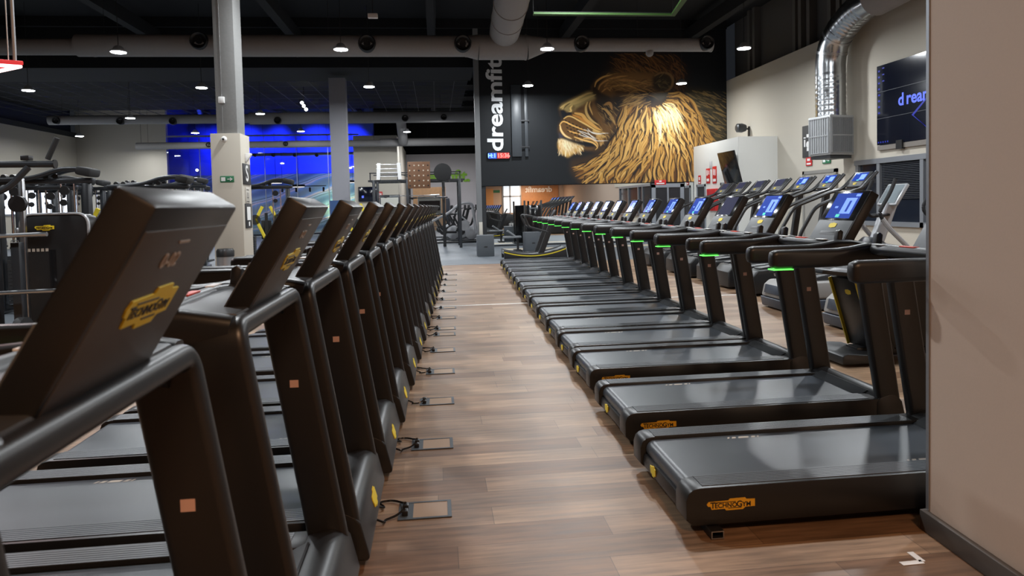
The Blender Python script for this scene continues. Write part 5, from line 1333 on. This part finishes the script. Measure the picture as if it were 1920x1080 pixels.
for k, (x, y, rz) in enumerate(((.35, 31.2, -18), (.75, 32.0, -20), (.95, 33.2, -15), (1.05, 34.4, -12), (.2, 34.2, -25), (1.15, 30.6, -10))):
    o = bk if k == 0 else copy_tree(bk); o.location = (x, y, 0); o.rotation_euler = (0, 0, R(rz)); o.scale = (1.15, 1.15, 1.2)
    o['label'] = 'black and silver exercise bike beyond the rig, %s in its tight cluster from the left' % ORD[k]; o['group'] = 'exercise bikes beyond the rig'
    if k == 0: o['label'] = 'black and silver exercise bike beyond the rig, leftmost and lowest of the cluster'
# big silver-framed press machine that crowds the end of the lion wall
t = thing('press_machine', 'large silver framed press machine crowding the end of the lion wall', 'weight machine', (.55, 29.6, 0))
for s in (-1, 1):
    MB().sweep(fillet([(-.75, s*.3, .95), (.0, s*.3, 1.30), (.45, s*.3, 1.68), (1.0, s*.3, 1.72), (1.15, s*.3, .4)], .2, 5), rrect(.07, .10, .02, 2)).build('arm', SILVER, t)
    MB().rbar((.3, s*.35, 1.3), (.85, s*.35, .85), .06, .09, .015, up=(0,1,0)).build('link', SILVER, t)
    for k in range(3): MB().cyl((.62, s*(.45+.05*k), .75), .22, .045, 'y', 22).build('weight_plate', BLACKM if k < 2 else SILVER, t)
MB().box(-.8, 1.2, -.3, .3, 0, .07).build('base', BLACK, t, bevel=.01); MB().box(-.9, -.84, -.06, .06, 0, .95).build('front_upright', BLACK, t, bevel=.01)
MB().box(-.3, .3, -.2, .2, .42, .52).build('seat', BLACKM, t, bevel=.03); MB().rbar((.3, 0, .5), (.65, 0, 1.15), .34, .09, .03, up=(1,0,0)).build('back_pad', BLACKM, t)
# wood reception hut far behind the rig
hx0, hx1 = at(775, 390, 46).x, at(836, 390, 46).x
t = thing('reception_counter', 'light wood reception booth far behind the training rig', 'counter', ((hx0+hx1)/2, 46, 0))
w_ = (hx1-hx0)/2
MB().box(-w_, w_, 0, .1, 2.3, 2.9).build('fascia', WOODP, t); MB().box(-w_, -w_+.3, 0, .1, 0, 2.3).build('pillar', WOODP, t); MB().box(w_-.3, w_, 0, .1, 0, 2.3).build('pillar', WOODP, t)
MB().box(-w_+.3, w_-.3, .8, .9, 0, 2.3).build('back_panel', mat('booth_inside', (.16,.17,.16), .6), t); MB().box(-w_+.3, w_-.3, .0, .35, 0, 1.05).build('desk', mat('booth_desk', (.30,.2,.12), .5), t)
MB().box(-.7, .7, .7, .78, 1.35, 2.0).build('screen', BLACKG, t)
o = MB().box(1.0-2.2, 1.0, 51.5, 51.9, 0, 2.2).build('low_wall_panel', SLATE, bevel=.01); tag(o, 'dark slate cladding panel low on the far white wall', 'wall panel')
t = thing('drinks_fridge', 'tall lit yellow drinks cabinet behind the rig', 'cabinet', (at(731, 390, 38.5).x, 38.5, 0))
MB().box(-.55, .55, 0, .7, 0, 2.3).build('cabinet_body', GUN, t, bevel=.01)
for k in range(3): MB().box(-.48, .48, -.006, .0, .45+k*.6, .95+k*.6).build('glass_shelf', mat('yellow_shelf_glow', (.6,.5,.1), .4, emit=.35, ecol=(.9,.75,.15)) if k < 2 else mat('pale_shelf', (.5,.5,.45), .4), t)
# studio track lights and round lamps
for k, (px, py, w__) in enumerate(((517, 343, 23), (560, 350, 22), (661, 342, 20))):
    p = at(px, py, 45.0); r_ = w__*45/1280/2
    t = thing('studio_lamp', ['round dark studio lamp with glowing underside, left of the three', 'round dark studio lamp with glowing underside, middle of the three', 'round dark studio lamp with glowing underside, right of the far column'][k], 'lamp', p, 0, 'round studio lamps')
    MB().cyl((0,0,.06), r_, .14, 'z', 24).build('shade', BLACKM, t); MB().cyl((0,0,-.02), r_*.93, .02, 'z', 24).build('diffuser', mat('warm_glow_%d' % k, (1,.9,.8), .5, emit=1.6, ecol=(1,.88,.74)), t)
    MB().tube([(0,0,.1),(0,0,3.2)], .012, 6).build('cord', BLACKM, t)
a_, b__ = at(520, 350, 44.2), at(612, 352, 44.2)
t = thing('light_track', 'thin black light track with small spotlights in the blue studio', 'light track', a_)
MB().bar((0,0,0), (b__.x-a_.x, 0, 0), .05, .05).build('track', BLACKM, t)
for k in range(4): MB().cyl(((b__.x-a_.x)*(.1+.28*k), 0, -.22), .06, .28, 'z', 10).build('spot', BLACKM, t)
MB().tube([(.3,0,0),(.3,0,3)], .01, 5).build('hanger', BLACKM, t)
zq = at(560, 289, 45.4).z
duct_x('slim blue lit air duct inside the studio behind the glass', 45.4, [(at(455, 289, 45.4).x, BX1-.1, zq, .10)], [(478,291,.10), (513,291,.10), (553,291,.10), (594,291,.10)])
for k, (px, py) in enumerate(((337, 315), (369, 319))):
    t = thing('studio_spotlight', 'small bright spotlight on the blue studio wall, %s of the pair' % ('left', 'right')[k], 'spotlight', at(px, py, 47.6))
    MB().lathe([(.05,.0),(.09,.16),(.02,.2)], 14, (0, .05, 0), axis='y').build('lamp_body', BLACKM, t); MB().ball((0, .04, 0), .085, 0, 12).build('bulb', SPOTE, t); MB().bar((0, .2, .0), (0, .36, .05), .04, .04).build('bracket', BLACKM, t)
# ------------------------------------------------------------------ floor outlets and power leads
OUTF = mat('outlet_frame', (.065, .078, .092), .45, .2); OUTW = mat('outlet_wood_lid', (.33, .22, .14), .5)
def make_outlet():
    t = thing('floor_outlet', 'outlet', 'floor outlet')
    b = MB(); b.box(-.135, .135, -.10, -.085, 0, .006); b.box(-.135, .135, .085, .10, 0, .006); b.box(.115, .135, -.085, .085, 0, .006); b.box(-.135, -.06, -.085, .085, 0, .005)
    b.build('frame', OUTF, t); MB().box(-.06, .115, -.085, .085, 0, .004).build('lid', OUTW, t)
    MB().box(-.115, -.085, -.06, -.02, .005, .030).build('plug', BLACK, t, bevel=.004); MB().box(-.115, -.085, .01, .05, .005, .030).build('plug', BLACK, t, bevel=.004)
    return t
ol = make_outlet()
for k, y in enumerate((3.49, 4.47, 5.46, 6.456, 7.42, 8.35, 8.75, 9.6, 10.55, 11.5, 12.6, 13.6, 14.6, 15.7)):
    x = -.10+SKEW*(y-3.49)
    o = ol if k == 0 else copy_tree(ol); o.location = (x, y, 0); o['group'] = 'floor outlets along the left row'
    o['label'] = 'wood lidded floor power outlet beside the left treadmills, %s from the front' % ORD[k]
    rr = random.Random(k*7+1); x0 = -.36+.036*(y-2.45)-x-.02
    a1 = rr.uniform(-.02, .10)
    pts = [(x0, -.12+a1, .03), (x0+.05, -.13+a1, .012), (-.20, -.10+a1*.5, .010), (-.14, -.06, .012), (-.10, -.04, .035)]
    pts2 = [(x0, .02+a1, .03), (x0+.04, .04+a1, .012), (-.25, .12+a1, .010), (-.17, .13, .010), (-.12, .08, .014), (-.10, .03, .035)]
    for j, p_ in enumerate((pts, pts2) if k % 3 != 2 else (pts,)):
        c = MB().sweep(fillet([(q[0]+x, q[1]+y, q[2]) for q in p_], .05, 5), circ(.0055, 7)).build('power_cable', BLACKG)
        tag(c, 'black power lead looping into the %s floor outlet from the front, %s lead' % (ORD[k], 'nearer' if j == 0 else 'farther'), 'cable', 'power leads of the left treadmills')
# white tape mark by the partition
tp = MB(); q = [atz(1690, 1058), atz(1730, 1054), atz(1706, 1036), atz(1716, 1050)]
b = MB(); b.bar((q[0].x, q[0].y, .002), (q[1].x, q[1].y, .002), .028, .002); b.bar((q[1].x, q[1].y, .002), (q[2].x, q[2].y, .002), .028, .002)
o = b.build('tape_mark', WHITE, smooth=False); tag(o, 'white tape corner mark on the wood floor by the beige wall', 'tape mark')
# ------------------------------------------------------------------ reception side behind the camera, seen only in the mirror
BYs = BACKY+.01
V = 2*LY-BACKY     # distance of the mirrored back wall
wx0, wx1 = at(977, 365, V).x, at(1047, 365, V).x
struct('wall_back_wood', MB().box(wx0, wx1, BYs, BYs+.06, 0, 4.2), mat('orange_wood_panel', (.40, .19, .08), .45, var=.25, bscale=4))
q_ = at(1010, 355.5, V)
t = text_mb('dreamfit', .72, .02, .02); place(t, (q_.x, BYs+.075, q_.z), (-1, 0, 0), (0, 0, 1)); o = t.build('wall_lettering', WHITE, smooth=False); tag(o, 'white lettering on the orange wood wall behind the camera, seen in the mirror', 'lettering')
wa, wb = at(943, 365, V).x, wx0-.05
w = struct('window_7', MB().box(wa, wb, BYs, BYs+.03, 0.9, 4.2), mat('daylight_window', (.8,.85,.9), .4, emit=.9, ecol=(.75,.88,1)))
f = MB(); [f.box(x-.06, x+.06, BYs, BYs+.06, .85, 4.25) for x in (wa, wa+(wb-wa)*.40, wb)]; f.box(wa, wb, BYs, BYs+.06, 2.3, 2.42); struct('window_frame', f, ALU, parent=w)
d = struct('door_5', MB().box(at(908, 365, V).x, at(925, 365, V).x, BYs, BYs+.03, 0, 3.1), mat('orange_door', (.62,.32,.12), .5))
q_ = at(931, 359, V)
p_ = MB().box(q_.x-.3, q_.x+.3, BYs, BYs+.02, q_.z-.12, q_.z+.12).build('exit_sign', EXITG); tag(p_, 'green exit sign behind the camera, seen only in the mirror', 'sign')
